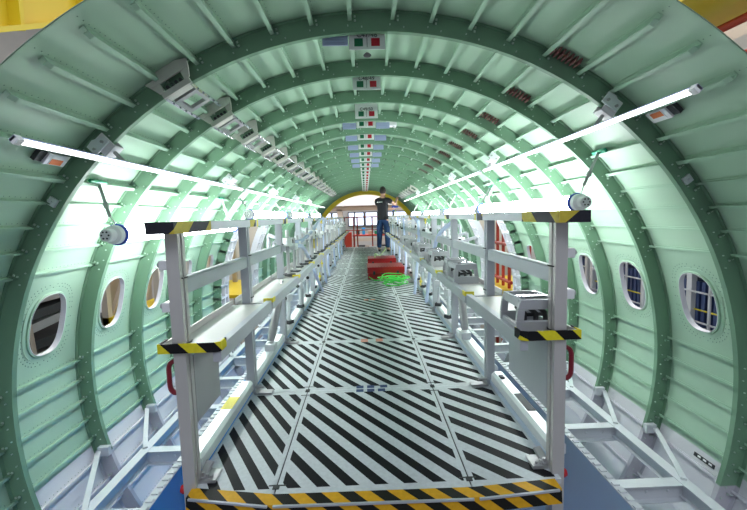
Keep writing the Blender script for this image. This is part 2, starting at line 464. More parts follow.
# red brown perforated strips on the skin ahead of several frames, right of the crown
for i, f in enumerate(FY[:9]):
    mb = MB(); T0 = 25.6
    for k in range(7):
        T = Matrix.Rotation(R(T0+k*.65), 4, 'Y')
        mb.box(-.004, .004, f-.07, f-.012, RS-.030, RS-.005, T=T)
    mb.build('perforated_strip', 'grill', fus)

# ------------------------------------------------------------------ work deck
XL, XR = -.755, .645; SL, SR = -.428, .298
DYS = [1.252, 2.05, 2.88, 3.72, 4.55, 5.38, 6.21, 7.04, 7.87, 8.70, 9.53, 10.36, 11.19, 12.05]
deck = tag(empty('work_deck', (-.06, 1.27, -.05)), 'long walkable work deck with black and white diagonal striped panels down the fuselage', 'work platform')
def dchild(mb, name, material, **kw):
    o = mb.build(name, material, None, **kw); o.parent = deck
    o.matrix_parent_inverse = Matrix.Translation(-Vector((-.06, 1.27, -.05))); return o
BL = (.010, .010, .012); WH = (.60, .63, .65)
for j in range(len(DYS)-1):
    y0, y1 = DYS[j]+.002, DYS[j+1]-.002
    for (x0, x1, sl) in ((XL, SL, -1.50), (SL, SR, -1.23), (SR, XR, -.95)):
        hx, hy = (x1-x0)/2, (y1-y0)/2; cx, cy = (x0+x1)/2, (y0+y1)/2
        # phase so that stripe top edges meet the seams at the photographed spots (y = 1.65 at x = -.411 etc.)
        ref = {XL: (-.719, 1.956), SL: (-.411, 1.65), SR: (.327, 1.725)}[x0]
        u = (ref[1]-cy)-sl*(ref[0]-cx); per = .134
        key = round(((u/per) % 1), 2)
        mn = 'deck_stripes_%d_%d' % (j, int(x0*100))
        mm = stripes(mn, BL, WH, sl, per, .47, off=.47-(u/per) % 1, half=(hx-.020, hy-.032), axis='XY', rough=.55)
        mb = MB()
        if x0 == XL and j == 0: mb.prism([(-hx+.003, -hy+.05), (hx-.003, -hy), (hx-.003, hy), (-hx+.003, hy)], -.02, 0, 'z')
        elif x0 == SR and j == 0: mb.prism([(-hx+.003, -hy), (hx-.003, -hy+.02), (hx-.003, hy), (-hx+.003, hy)], -.02, 0, 'z')
        else: mb.box(-hx+.003, hx-.003, -hy, hy, -.02, 0)
        o = mb.build('deck_panel', mm); o.parent = deck; o.location = (cx+.06, cy-1.27, .05)
# black hinge strips along the seams
for x in (SL, SR):
    mb = MB(); mb.box(x-.003, x+.003, 1.28, 12.04, -.03, -.004)
    for yy in DYS[:8]:
        for d in (-.05, .05):
            if yy+d > 1.28: mb.box(x-.03 if x < 0 else x-.035, x+.035 if x < 0 else x+.03, yy+d-.003, yy+d+.003, .0, .0012)
        mb.box(x-.012, x+.012, yy+.03 if yy < 1.3 else yy-.015, yy+.05 if yy < 1.3 else yy+.015, 0, .004)
    dchild(mb, 'seam_hinge', 'black')
# hazard striped edge profile along the front
mb = MB(); e = [(XL+.01, 1.255), (SL, 1.205), (SR, 1.198), (XR-.03, 1.222)]
for (a, b) in zip(e[:-1], e[1:]):
    ax, ay = a; bx_, by = b
    vs = [(ax, ay, .004), (bx_, by, .004), (bx_, by+.05, .004), (ax, ay+.05, .004), (ax, ay-.006, -.05), (bx_, by-.006, -.05), (bx_, by+.05, -.05), (ax, ay+.05, -.05)]
    mb.raw(vs, [(0,1,2,3),(4,7,6,5),(0,4,5,1),(1,5,6,2),(2,6,7,3),(3,7,4,0)])
dchild(mb, 'hazard_edge', 'tape_edge')
mb = MB()
for (a, b) in zip(e[:-1], e[1:]): mb.bar((a[0]+.01, a[1]-.005, .001), (b[0]-.01, b[1]-.005, .001), .007, .007)
dchild(mb, 'edge_strip', 'alu')
# worn and orange rubbed spots, tape squares
for k, (x, y) in enumerate(((-.125, 2.03), (-.125, 2.075), (-.062, 2.03), (-.062, 2.075), (.0, 2.03), (.015, 2.075))): dchild(MB().box(x-.021, x+.021, y-.016, y+.016, 0, .0012), 'blue_tape_patch', 'navy_tape')
for x in (-.10, .02):
    for y in (2.865, 2.9): dchild(MB().box(x-.028, x+.028, y-.014, y+.014, 0, .0012), 'orange_tape_patch', 'orange_tape')
for x in (-.08, .0): dchild(MB().box(x-.028, x+.028, 4.30, 4.36, 0, .0012), 'orange_tape_patch', 'orange_tape')
for x in (-.10, .0): dchild(MB().box(x-.03, x+.03, 3.69, 3.73, 0, .0012), 'green_tape_patch', 'green_tape')
# blue side members, outer blue skirts, joists
for sgn in (-1, 1):
    xe = XL if sgn < 0 else XR; m_ = 'blue_paint' if sgn < 0 else 'blue_pale'
    mb = MB(); mb.box(xe-sgn*.008, xe+sgn*.035, 1.36, 12.0, .001, .029); mb.box(xe, xe+sgn*.035, 1.33, 12.0, -.06, .001); dchild(mb, 'side_member', m_)
    xs = -.93 if sgn < 0 else .90; zt = -.10 if sgn < 0 else -.115
    mb = MB(); mb.box(xs, xs+sgn*.012, .9, 12.0, zt-1.2, zt)
    dchild(mb, 'outer_skirt', m_)
    mb = MB(); mb.box(xs-sgn*.0, xs+sgn*.035, .9, 12.0, zt, zt+.006)
    y = .92
    while y < 6: mb.box(xs+sgn*.004, xs+sgn*.03, y, y+.018, zt+.006, zt+.012); y += .04
    dchild(mb, 'perforated_angle', 'white_paint')
for y in DYS[:-1]:
    mb = MB(); mb.box(-.72, .62, y+.09, y+.15, -.16, -.07); dchild(mb, 'joist', 'blue_paint')
mb = MB()
for s_ in (-1, 1): mb.bar((s_*.55, 1.45, -.12), (s_*-.05, 1.5, -.75), .05, .05)
dchild(mb, 'under_brace', 'dark')
mb = MB(); mb.box(-.55, -.15, 1.45, 1.9, -.75, -.2); mb.box(.0, .5, 1.5, 2.0, -.8, -.22); dchild(mb, 'drive_box', 'blue_paint', bevel=.02)

# ------------------------------------------------------------------ guard rail sections
def rail_section(sgn, y0, y1, first):
    xo = -.774 if sgn < 0 else .666        # outer face of posts
    xi = xo-sgn*.045
    side = 'left' if sgn < 0 else 'right'
    root = empty('guard_rail', (xo, y0, -.04))
    kids = []
    def part(mb, name, material, **kw):
        o = mb.build(name, material, root, **kw); o.matrix_parent_inverse = Matrix.Translation(-Vector((xo, y0, -.04))); return o
    L = y1-y0
    # post: extruded profile with a groove on the inner face
    mb = MB(); mb.prism([(xo, y0+.05), (xo, y0), (xi, y0), (xi, y0+.018), (xi+sgn*.006, y0+.018), (xi+sgn*.006, y0+.03), (xi, y0+.03), (xi, y0+.05)], -.36 if first else -.05, .962, 'z')
    ps = part(mb, 'post', 'alu_brown' if first else 'alu')
    mb = MB()
    for z in (.80, .56): mb.tube([(xi-sgn*.004, y0+.005, z), (xi-sgn*.010, y0+.03, z), (xi-sgn*.004, y0+.048, z)], .003, 6)
    for z in (.35, .2): mb.box(xo, xo+sgn*.004, y0+.018, y0+.03, z, z+.012)
    o = mb.build('cable_tie', 'black', ps); o.matrix_parent_inverse = ps.matrix_parent_inverse.copy(); o.matrix_parent_inverse = Matrix.Identity(4)
    # top rail
    xa, xb = xo+sgn*(.030 if sgn < 0 else .045), xi-sgn*.018
    mb = MB(); ys = y0-.055 if first else y0
    mb.prism([(xa, .962), (xb, .962), (xb, .998), (xb+sgn*.004, 1.0), (xa-sgn*.004, 1.0), (xa, .998)], ys, y1, 'y')
    part(mb, 'top_rail', 'alu')
    tl = .30 if first else .10
    mb = MB(); q = .0015
    yt = ys-q if first else y0+.02
    mb.prism([(xa+sgn*q, .962-q), (xb-sgn*q, .962-q), (xb-sgn*q, 1.0+q), (xa+sgn*q, 1.0+q)], yt, yt+tl, 'y')
    part(mb, 'rail_tape', 'tape_dim' if sgn < 0 else 'tape_dim2')
    if not first:
        mb = MB(); mb.prism([(xa+sgn*q, .962-q), (xb-sgn*q, .962-q), (xb-sgn*q, 1.0+q), (xa+sgn*q, 1.0+q)], y0+.145, y0+.17, 'y'); part(mb, 'rail_end_tape', 'yellow_tape')
    # mid rail
    mb = MB(); mb.prism([(xo-sgn*.005, .735), (xi+sgn*.005, .735), (xi+sgn*.005, .79), (xi+sgn*.012, .797), (xo-sgn*.012, .797), (xo-sgn*.005, .79)], y0+.05, y1, 'y'); part(mb, 'mid_rail', 'alu')
    # shelf: tray + edge beam
    so = xo+sgn*.045; si = xi-sgn*.125; sy0, sy1 = y0, y1-.03
    mb = MB(); mb.box(si, so, sy0+.0, sy1, .525, .53)
    mb.box(so-sgn*.006, so, sy0, sy1, .53, .56)
    sh = part(mb, 'shelf', 'alu_brown')
    mb = MB(); mb.box(si-sgn*.002, si+sgn*.028, sy0+.0, sy1, .49, .548); part(mb, 'shelf_beam', 'alu')
    for yy, w in ((sy0, 1),):
        mb = MB()
        yy2 = yy-w*.012
        mb.prism([(si-sgn*.004, yy+w*.05), (si-sgn*.004, yy), (si+sgn*.02, yy2), (so+sgn*.004, yy2), (so+sgn*.004, yy+w*.05), (so-sgn*.002, yy+w*.05), (so-sgn*.002, yy2+w*.006), (si+sgn*.022, yy2+w*.006), (si+sgn*.002, yy+w*.005), (si+sgn*.002, yy+w*.05)], .53, .565, 'z')
        if not first:
            mb = MB(); mb.prism([(si-sgn*.004, yy+.05), (si-sgn*.004, yy), (si+sgn*.05, yy-.004), (si+sgn*.05, yy+.002), (si+sgn*.002, yy+.006), (si+sgn*.002, yy+.05)], .53, .555, 'z')
        part(mb, 'shelf_tape', 'tape' if first else 'yellow_tape')
    if first:
        mb = MB(); xp = xi+sgn*.002; mb.box(xp, xp-sgn*.004, y0+.05, y0+(.27 if sgn < 0 else .42), .235, .50); part(mb, 'hanging_plate', 'steel' if sgn < 0 else 'alu')
        hx = xo+sgn*.0
        mb = MB(); yh = y0+.025
        mb.tube(smooth_path([(hx, yh, .485), (hx+sgn*.018, yh, .487), (hx+sgn*.032, yh, .470), (hx+sgn*.034, yh, .43), (hx+sgn*.032, yh, .385), (hx+sgn*.018, yh, .368), (hx, yh, .370)]), .009, 8)
        h = part(mb, 'pull_handle', 'darkred', smooth=True); h['label'] = 'dark red pull handle'
        mb = MB(); mb.lathe([(.016, 0), (.018, .006), (.014, .016), (.004, .02)], (0,0,0), 'x', 14)
        o = mb.build('red_button', 'red', root, smooth=True); o.location = (sgn*.002+(0), .02, .03)
        if sgn < 0: o.rotation_euler = (0, 0, PI)
        # foot clamp at the deck corner
        mb = MB(); mb.box(xi, xi-sgn*.06, y0+.03, y0+.10, .0, .012); mb.bar((xi-sgn*.005, y0+.04, .012), (xi-sgn*.02, y0+.09, .05), .03, .012)
        for k in range(3): mb.tube([(xi-sgn*(.01+.015*k), y0+.045, .0), (xi-sgn*(.01+.015*k), y0+.045, .035-.006*k)], .006, 8)
        part(mb, 'corner_bracket', 'steel')
    # toe rail tube
    ta, tb = (-.808, -.733) if sgn < 0 else (.712, .640)
    mb = MB(); c = .015
    mb.prism([(ta, .03), (tb, .03), (tb, .085-c), (tb+sgn*c, .085), (ta-sgn*c, .085), (ta, .085-c)], y0+.07, y1-.02, 'y')
    part(mb, 'toe_rail', 'alu_white')
    # hinge hardware by the foot of each post
    mb = MB()
    mb.box(xi-sgn*.01, xi-sgn*.10, y0-.03, y0+.012, .002, .014); mb.tube([(xi-sgn*.015, y0-.05, .02), (xi-sgn*.015, y0+.05, .02)], .009, 8)
    mb.tube([(xi+sgn*.0, y0+.0, .035), (xi-sgn*.05, y0, .035)], .007, 8)
    if not first: part(mb, 'deck_hinge', 'steel')
    return root
rails = {}
for sgn in (-1, 1):
    for j in range(len(DYS)-1):
        y0 = 1.30 if j == 0 else DYS[j]; y1 = DYS[j+1]
        r = rail_section(sgn, y0, y1, j == 0); side = 'left' if sgn < 0 else 'right'
        if j == 0: lab = 'aluminium guard rail section at the %s near end with dark red handle' % side
        else: lab = 'aluminium guard rail section with shelf on the %s, %s from the near end' % (side, ORD[j])
        tag(r, lab, 'guard rail', 'guard rail sections along both deck edges'); rails[sgn, j] = r
# yellow sticker on the left near toe rail
mb = MB(); mb.box(-.0, .055, 0, .12, 0, .001, T=Matrix.Translation((-.797, 1.72, .0855)))
for k in range(4): mb.box(.008+.011*k, .013+.011*k, .015, .105, .001, .0015, m=None, T=Matrix.Translation((-.797, 1.72, .0855)))
st = mb.build('warning_sticker', 'yellow_tape'); st.parent = rails[-1, 0]; st.matrix_parent_inverse = Matrix.Translation(-rails[-1, 0].location)
# display on the right near toe rail
for nm, b in (('control_panel', (.660, .696, 1.60, 1.76, .085, .088)), ('latch', (.658, .68, 1.93, 1.965, .085, .095))):
    st = MB().box(*b).build(nm, 'dark'); st.parent = rails[1, 0]; st.matrix_parent_inverse = Matrix.Translation(-rails[1, 0].location)

# jack cylinders beside the deck
for sgn, p, lab in ((-1, (-.755, 2.52), 'steel jack cylinder leaning beside the second left rail section'), (1, (.648, 2.62), 'steel jack cylinder standing beside the second right rail section')):
    t = tag(empty('jack_cylinder', (p[0], p[1], .085)), lab, 'jack')
    lx = .05 if sgn < 0 else 0
    a = Vector((0, 0, .06)); b = Vector((lx, .12, .36))
    d = MB().tube([a, a.lerp(b, .1), a.lerp(b, .9), b], [.024, .028, .028, .024], 16).build('cylinder', 'steel', t, smooth=True)
    MB().tube([b, b+Vector((lx*.3, .04, .10))], .012, 12).build('rod', 'chrome', t, smooth=True)
    mb = MB(); mb.box(-.035, .035, -.04, .04, 0, .05); mb.build('base', 'white_paint', t, bevel=.004)

# ------------------------------------------------------------------ mounting fixtures on the right shelves
def fixture():
    root = empty('mounting_fixture')
    W, D, H = .105, .16, .12
    # two side cheeks with slots, seen from the walkway
    for y in (0, D-.014):
        mb = MB()
        outer = [(-.078, 0), (.078, 0), (.066, H), (-.062, H)]
        def plate(slots):
            pass
        # built as strips around a slot window
        mb.box(-.076, .076, y, y+.014, 0, .045); mb.prism([(-.072, .085), (.071, .085), (.066, H), (-.062, H)], y, y+.014, 'y')
        mb.prism([(-.076, .045), (-.050, .045), (-.046, .085), (-.072, .085)], y, y+.014, 'y'); mb.prism([(.052, .045), (.076, .045), (.071, .085), (.048, .085)], y, y+.014, 'y')
        mb.build('cheek_plate', 'cast', root, bevel=.002)
    mb = MB()
    for x in (-.07, .058): mb.box(x, x+.012, .014, D-.014, 0, .03); mb.box(x+(.006 if x < 0 else -.006), x+(.018 if x < 0 else .006), .014, D-.014, H-.03, H)
    mb.box(-.058, .058, .014, D-.014, 0, .008)
    mb.build('side_rail', 'cast', root)
    mb = MB()
    for x in (-.04, .0, .035): mb.tube([(x, .02, .02), (x+.012, .05, .06), (x, .09, .075)], .009, 8)
    mb.tube([(-.05, .05, .055), (.05, .05, .055)], .007, 8)
    mb.build('clamp_insert', 'black', root, smooth=True)
    mb = MB(); mb.tube([(-.04, .03, H), (-.04, .03, H+.008)], .008, 10); mb.tube([(.03, .1, H), (.03, .1, H+.008)], .008, 10); mb.box(-.055, .055, .05, .07, H-.006, H+.003)
    mb.build('top_bar', 'chrome', root)
    return root
fx0 = fixture(); spots = []
spots = [1.36, 2.40, 2.64, 3.25, 3.52, 4.1, 4.36, 4.95, 5.22, 5.8, 6.05]
for i, y in enumerate(spots):
    o = fx0 if i == 0 else copy_tree(fx0)
    o.location = (.60 if i else .590, y, .531); o.rotation_euler = (0, 0, R([0, 4, -5, 3, -3][i % 5])); o.scale = (1.12, 1.1, 1.12)
    s_ = 1.0
    o['label'] = 'grey cast mounting fixture on the right hand shelf, %s from the near end' % ORD[i]; o['category'] = 'fixture'; o['group'] = 'mounting fixtures on the right shelves'

# ------------------------------------------------------------------ overhead bracket units on the left of the crown (and a few on the right)
def over_bracket(sgn):
    """local frame: x tangential, y along the fuselage, z radial outwards; origin on the inner flange"""
    root = empty('overhead_bracket')
    mb = MB(); y0, y1 = -.055, -.045
    mb.prism([(-.075, -.035), (.075, -.035), (.075, -.008), (-.075, -.008)], y0, y1, 'y')
    mb.prism([(-.100, .032), (.100, .032), (.112, .068), (.06, .085), (-.05, .085), (-.06, .060), (-.118, .060)], y0, y1, 'y')
    mb.prism([(-.080, -.008), (-.052, -.008), (-.055, .032), (-.100, .032)], y0, y1, 'y'); mb.prism([(.052, -.008), (.080, -.008), (.100, .032), (.055, .032)], y0, y1, 'y')
    mb.box(-.075, .075, y1, -.002, -.035, -.028); mb.box(-.09, .09, y1, -.002, .06, .066)
    mb.build('face_plate', 'bracket', root, bevel=.002)
    mb = MB()
    for k in range(4): mb.tube([(-.035+.023*k, -.042, .007), (-.035+.023*k, -.010, .007)], .009, 8)
    mb.build('connector', 'dark', root)
    for x in (-.075, .062):
        mb = MB(); mb.box(x, x+.013, -.045, .29, -.04, -.032); mb.box(x, x+.004, -.045, .29, -.032, -.02)
        for k in range(5): mb.tube([(x+.007, .02+.06*k, -.046), (x+.007, .02+.06*k, -.04)], .005, 8)
        mb.build('carrier_rail', 'chrome', root)
    mb = MB(); mb.box(-.062, .062, .03, .06, -.03, -.012); mb.box(-.062, .062, .17, .20, -.03, -.012); mb.box(-.062, -.04, .06, .17, -.03, -.012); mb.box(.04, .062, .06, .17, -.03, -.012)
    mb.build('carrier_frame', 'steel', root)
    return root
ob0 = over_bracket(-1)
def place_ob(o, ang, y):
    o.location = cyl(ang, y, RI+.004); o.rotation_euler = (0, R(ang), 0)
k = 0
for i, y in enumerate(FY[:17]):
    o = ob0 if i == 0 else copy_tree(ob0)
    place_ob(o, -29.5, y); o['label'] = 'grey slotted overhead bracket left of the crown, %s from the near end' % ORD[i]; o['category'] = 'bracket'; o['group'] = 'overhead brackets left of the crown'
for i, y in enumerate(FY[12:18]):
    o = copy_tree(ob0); place_ob(o, 33, y); o['label'] = 'grey slotted overhead bracket right of the crown beyond the worker, %s of that row' % ORD[i]; o['category'] = 'bracket'; o['group'] = 'overhead brackets right of the crown'

# ------------------------------------------------------------------ crown placards
def text_mesh(body, size):
    cu = bpy.data.curves.new('t', 'FONT'); cu.body = body; cu.size = size; cu.extrude = .0006; cu.align_x = 'CENTER'; cu.align_y = 'CENTER'
    o = bpy.data.objects.new('t', cu); COL.objects.link(o); bpy.context.view_layer.update()
    me = bpy.data.meshes.new_from_object(o.evaluated_get(bpy.context.evaluated_depsgraph_get()))
    bpy.data.objects.remove(o); return me
SQZ = [1.842, 1.832, 1.795]
for i, y in enumerate(FY[:20]):
    zq = SQZ[i] if i < 3 else 1.850
    t = empty('crown_placard', (-.03, y+.045, zq), (R(-8), 0, 0)); w = .088; ht = .085 if i in (0, 1, 2, 5, 9) else .045
    MB().box(-w, w, 0, .004, -.036, ht).build('board', 'placard', t)
    MB().box(-.062, -.020, -.001, .0, -.020, .020).build('green_square', 'sq_green', t)
    MB().box(.020, .062, -.001, .0, -.020, .020).build('red_square', 'sq_red', t)
    if i < 3:
        me = text_mesh(('C47/48', 'C48/49', 'C49/50')[i], .034); me.materials.clear(); me.materials.append(M['ink'])
        o = bpy.data.objects.new('lettering', me); COL.objects.link(o); o.parent = t
        o.rotation_euler = (PI/2, 0, 0); o.location = (0, -.001, .036)
    MB().box(-.0012, .0012, -.001, 0, -.025, .03).build('centre_line', 'ink', t)
    MB().box(-.012, .012, .004, .016, .0, ht+.02).build('hanger_tab', 'frame', t)
    if i == 0: MB().lathe([(.0, 0), (.012, -.003), (.02, -.012), (.0, -.014)], (0, .03, -.036), 'z', 12).build('hanger_boss', 'dark', t)
    tag(t, 'white placard with green and red squares under the crown, %s from the near end' % ORD[i], 'placard', 'crown placards')
for k, (i, sg) in enumerate(((0,-1), (3,-1), (3,1), (4,-1), (4,1), (5,-1), (5,1), (6,-1), (6,1), (7,-1), (7,1), (8,-1), (8,1))):
    x = -.03+sg*.155; y = FY[i]+.055; z = 1.862 if i == 0 else 1.835
    mb = MB(); mb.box(x-.062, x+.062, y, y+.005, z-.028, z+.028, 'lav')
    for q in range(3): mb.box(x-.05, x+.045, y-.001, y, z-.018+.014*q, z-.014+.014*q, 'purple')
    one(mb, 'data_label', None, 'bluish printed label %s of the crown placard, %s from the near end' % ('left' if sg < 0 else 'right', ORD[i]), 'label', 'bluish labels beside the placards')
mb = MB(); mb.box(-.05, .05, -.05, .05, 0, .035); mb.tube([(-.03, 0, -.015), (-.03, 0, 0)], .012, 10); mb.tube([(.03, 0, -.015), (.03, 0, 0)], .012, 10)
o = one(mb, 'junction_box', 'white', 'small pale box hanging under the crown, right of the placards', 'box'); o.location = (.215, FY[3]+.2, RI-.01)

# ------------------------------------------------------------------ batten lights (thin) with clamp brackets
def batten(x, z, y0, y1, ang, lab):
    t = empty('batten_light', (x, y0, z), (0, ang, 0))
    L = y1-y0
    mb = MB(); mb.prism([(-.013, .003), (.013, .003), (.011, .012), (-.011, .012)], 0, L, 'y'); mb.build('housing', 'lav', t)
    mb = MB(); mb.prism([(-.011, .003), (-.009, -.006), (0, -.008), (.009, -.006), (.011, .003)], .025, L-.025, 'y'); mb.build('diffuser', 'lamp2', t)
    mb = MB(); [MB().box(-.014, .014, ya, ya+.025, -.009, .014).build('end_cap', 'placard', t, bevel=.003) for ya in (0, L-.025)]
    tag(t, lab, 'light', 'thin batten lights'); return t
BX = {-1: (-1.195, 1.28), 1: (1.06, 1.395)}
BR = [(1.235, 3.45), (3.55, 5.8), (5.9, 8.1), (8.2, 10.4)]
for sgn in (-1, 1):
    x, z = BX[sgn]; side = 'left' if sgn < 0 else 'right'
    for k, (a, b) in enumerate(BR):
        batten(x, z, a, b, sgn*R(40), 'thin white batten light running along the upper %s, %s from the near end' % (side, ORD[k]))
def light_clamp():
    root = empty('light_clamp')
    # local: z radial outward, x tangential, y along
    mb = MB(); mb.box(-.035, .035, -.03, -.022, -.02, .06); mb.box(-.035, .035, .028, .036, -.02, .03); mb.box(-.035, .035, -.03, .036, -.028, -.02)
    mb.build('clamp_body', 'white', root, bevel=.003)
    mb = MB(); mb.prism([(-.06, .0), (.03, .0), (.03, .035), (-.02, .06), (-.06, .055)], -.042, -.032, 'y'); mb.build('pivot_plate', 'alu_white', root, bevel=.002)
    mb = MB()
    for p in ((-.04, .02), (.01, .02)): mb.tube([(p[0], -.05, p[1]), (p[0], -.032, p[1])], .007, 8)
    mb.tube([(0, 0, -.028), (0, 0, -.085)], .009, 8)
    mb.build('bolt', 'steel', root)
    return root
lc0 = light_clamp(); first = True
for sgn in (-1, 1):
    x, z = BX[sgn]; a = math.degrees(math.atan2(x, z)); side = 'left' if sgn < 0 else 'right'; n = 0
    for i in (0, 3, 6, 9, 12):
        o = lc0 if first else copy_tree(lc0); first = False
        o.location = cyl(a, FY[i], RI-.01); o.rotation_euler = (0, R(a), 0)
        tag(o, 'pale clamp holding the %s batten light to a frame, %s from the near end' % (side, ORD[n]), 'clamp', 'clamps of the batten lights'); n += 1

# ------------------------------------------------------------------ hanging tube lamps
def tube_lamp(x, z, y0, y1, top, hang2, lab):
    t = empty('tube_lamp', (x, y0, z)); L = y1-y0
    mb = MB(); mb.lathe([(.010, -.055), (.030, -.055), (.034, -.05), (.034, -.01), (.05, .0), (.052, .03), (.0485, .035)], (0,0,0), 'y', 24)
    for k in range(6):
        a = 2*PI*k/6; mb.tube([(.02*math.cos(a), -.058, .02*math.sin(a)), (.02*math.cos(a), -.054, .02*math.sin(a))], .004, 6, 'black')
    mb = MB(); mb.lathe([(.010, -.055), (.030, -.055), (.034, -.05), (.034, -.01), (.05, .0), (.052, .03), (.0485, .035)], (0,0,0), 'y', 24); mb.build('end_cap', 'white', t, smooth=True)
    mb = MB()
    for k in range(6):
        a = 2*PI*k/6; mb.tube([(.019*math.cos(a), -.058, .019*math.sin(a)), (.019*math.cos(a), -.05, .019*math.sin(a))], .005, 6)
    mb.build('socket_pin', 'dark', t)
    MB().lathe([(.046, 0), (.046, .001), (.046, L-.05), (.046, L-.03)], (0, .03, 0), 'y', 24).build('glow_tube', 'lamp', t, smooth=True)
    for yy in (.034, L-.05):
        MB().lathe([(.048, 0), (.060, .003), (.060, .014), (.048, .017)], (0, yy, 0), 'y', 28).build('rubber_ring', 'blue_ring', t, smooth=True)
    MB().lathe([(.046, 0), (.05, .005), (.045, .04), (.01, .045)], (0, L-.035, 0), 'y', 24).build('far_cap', 'white', t, smooth=True)
    for yy in (.01, hang2-y0):
        tp = Vector(top)-Vector((x, y0, z)); tp.y = yy+tp.y if yy > .1 else tp.y
        b = Vector((0, yy, .055))
        m1 = b.lerp(tp, .18)
        mb = MB(); mb.bar(m1, tp, .018, .004, up=(0,1,0)); mb.bar(b.lerp(tp, .40), b.lerp(tp, .52), .026, .012, up=(0,1,0)); mb.build('hanging_strap', 'steel' if yy < .1 else 'alu_white', t)
        MB().tube(smooth_path([b-Vector((0,0,.005)), b+Vector((.012, 0, .012)), m1+Vector((0,0,.0)), ]), .004, 8).build('hook', 'chrome', t, smooth=True)
        a = math.degrees(math.atan2(top[0], top[2]))
        q = MB().box(-.013, .013, -.07, .055, -.012, .006).build('magnet_holder', 'green_mag', t, bevel=.004); q.location = tp; q.rotation_euler = (0, R(a), 0)
    tag(t, lab, 'lamp', 'hanging tube lamps'); return t
LS = [(-1, -1.43, .94, 2.0, 3.85, (-1.50, 2.03, 1.225)), (-1, -1.36, 1.06, 4.1, 5.9, (-1.47, 4.13, 1.27)), (-1, -1.36, 1.06, 6.3, 8.1, (-1.47, 6.33, 1.27)), (-1, -1.36, 1.06, 8.6, 10.4, (-1.47, 8.63, 1.27)),
      (1, 1.247, 1.05, 2.2, 4.1, (1.375, 2.24, 1.355)), (1, 1.30, 1.03, 4.3, 6.1, (1.43, 4.33, 1.31)), (1, 1.30, 1.03, 6.4, 8.2, (1.43, 6.43, 1.31)), (1, 1.30, 1.03, 8.6, 10.4, (1.43, 8.63, 1.31))]  # fourth lamp of each row is added to brighten the far end
cnt = {-1: 0, 1: 0}
for sgn, x, z, a, b, top in LS:
    side = 'left' if sgn < 0 else 'right'
    tube_lamp(x, z, a, b, top, b-.15, 'glowing tube lamp hung over the %s guard rail, %s from the near end' % (side, ORD[cnt[sgn]])); cnt[sgn] += 1

# orange and white tagged boxes clipped to stringers near the camera
for sgn, a, y, lab in ((-1, -48.0, 1.655, 'small white box with orange label on the left skin near the batten end'), (1, 42.4, 1.66, 'small white box with orange label on the right skin near the batten end')):
    t = tag(empty('tagged_box', cyl(a, y, RS-.004), (0, R(a), 0)), lab, 'box')
    MB().box(-.03, .03, -.02, .09, -.03, 0).build('box_body', 'white', t, bevel=.002)
    MB().box(-.026, .026, .0, .07, -.0315, -.0302).build('white_label', 'white', t)
    MB().box(-.024, .004, .005, .065, -.033, -.0316).build('orange_label', 'orange', t)
    mb = MB(); mb.box(-.026, .026, -.055, -.02, -.02, 0); mb.build('end_block', 'dark', t)
for sgn, a in ((-1, -54.5), (1, 53.5)):
    t = MB(); t.box(-.02, .02, -.012, 0, -.02, .02); t.tube([(0, -.022, 0), (0, -.012, 0)], .006, 8, )
    o = one(t, 'cable_clip', 'alu_white', 'small pale square clip on the nearest frame, %s side' % ('left' if sgn < 0 else 'right'), 'clip'); o.location = cyl(a, FY[0]-.001, 1.915); o.rotation_euler = (0, R(a), 0)

# ------------------------------------------------------------------ hoses, clutter on the rails
H = [([( .53, 4.5, .015), (.56, 4.52, .3), (.60, 4.6, .6), (.62, 4.7, .9), (.60, 4.9, .975), (.66, 5.1, .9)], 'translucent blue hose hanging from the right rail to the deck beside the green coil'),
     ([( .60, 4.05, .015), (.62, 4.0, .25), (.63, 3.85, .5), (.64, 3.5, .8), (.70, 3.2, .93)], 'translucent blue hose sloping along the inside of the right posts'),
     ([(-.67, 4.9, .015), (-.68, 4.6, .2), (-.69, 4.0, .55), (-.69, 3.6, .72), (-.72, 3.3, .75)], 'translucent blue hose sloping from the left deck edge up to the mid rail'),
     ([(-.71, 5.6, 1.0), (-.68, 4.9, .96), (-.68, 4.2, .85), (-.70, 3.6, .78), (-.75, 3.2, .80)], 'translucent blue hose draped below the left top rail'),
     ([(-.68, 5.5, .015), (-.69, 5.3, .4), (-.69, 5.4, .8), (-.70, 5.6, .97)], 'translucent blue hose standing upright against the left rail')]
for q, (sd, y) in enumerate(((1, 6.2), (1, 7.3), (1, 8.6), (-1, 6.4), (-1, 7.6), (-1, 8.9), (1, 9.4), (-1, 9.8))):
    xx = .565 if sd > 0 else -.69
    H.append(([(xx, y-.3, .015), (xx+sd*.02, y-.25, .3), (xx+sd*.03, y, .7), (xx+sd*.045, y+.2, .97), (xx+sd*.10, y+.4, .93)], 'pale blue hose looped over the %s rail beyond the nearer hoses, %s of these' % ('right' if sd > 0 else 'left', ['first', 'second', 'third', 'first', 'second', 'third', 'fourth', 'fourth'][q])))
for pts, lab in H:
    one(MB().tube(smooth_path(pts), .019, 10), 'air_hose', 'hose_blue', lab, 'hose', 'blue air hoses', smooth=True)
    
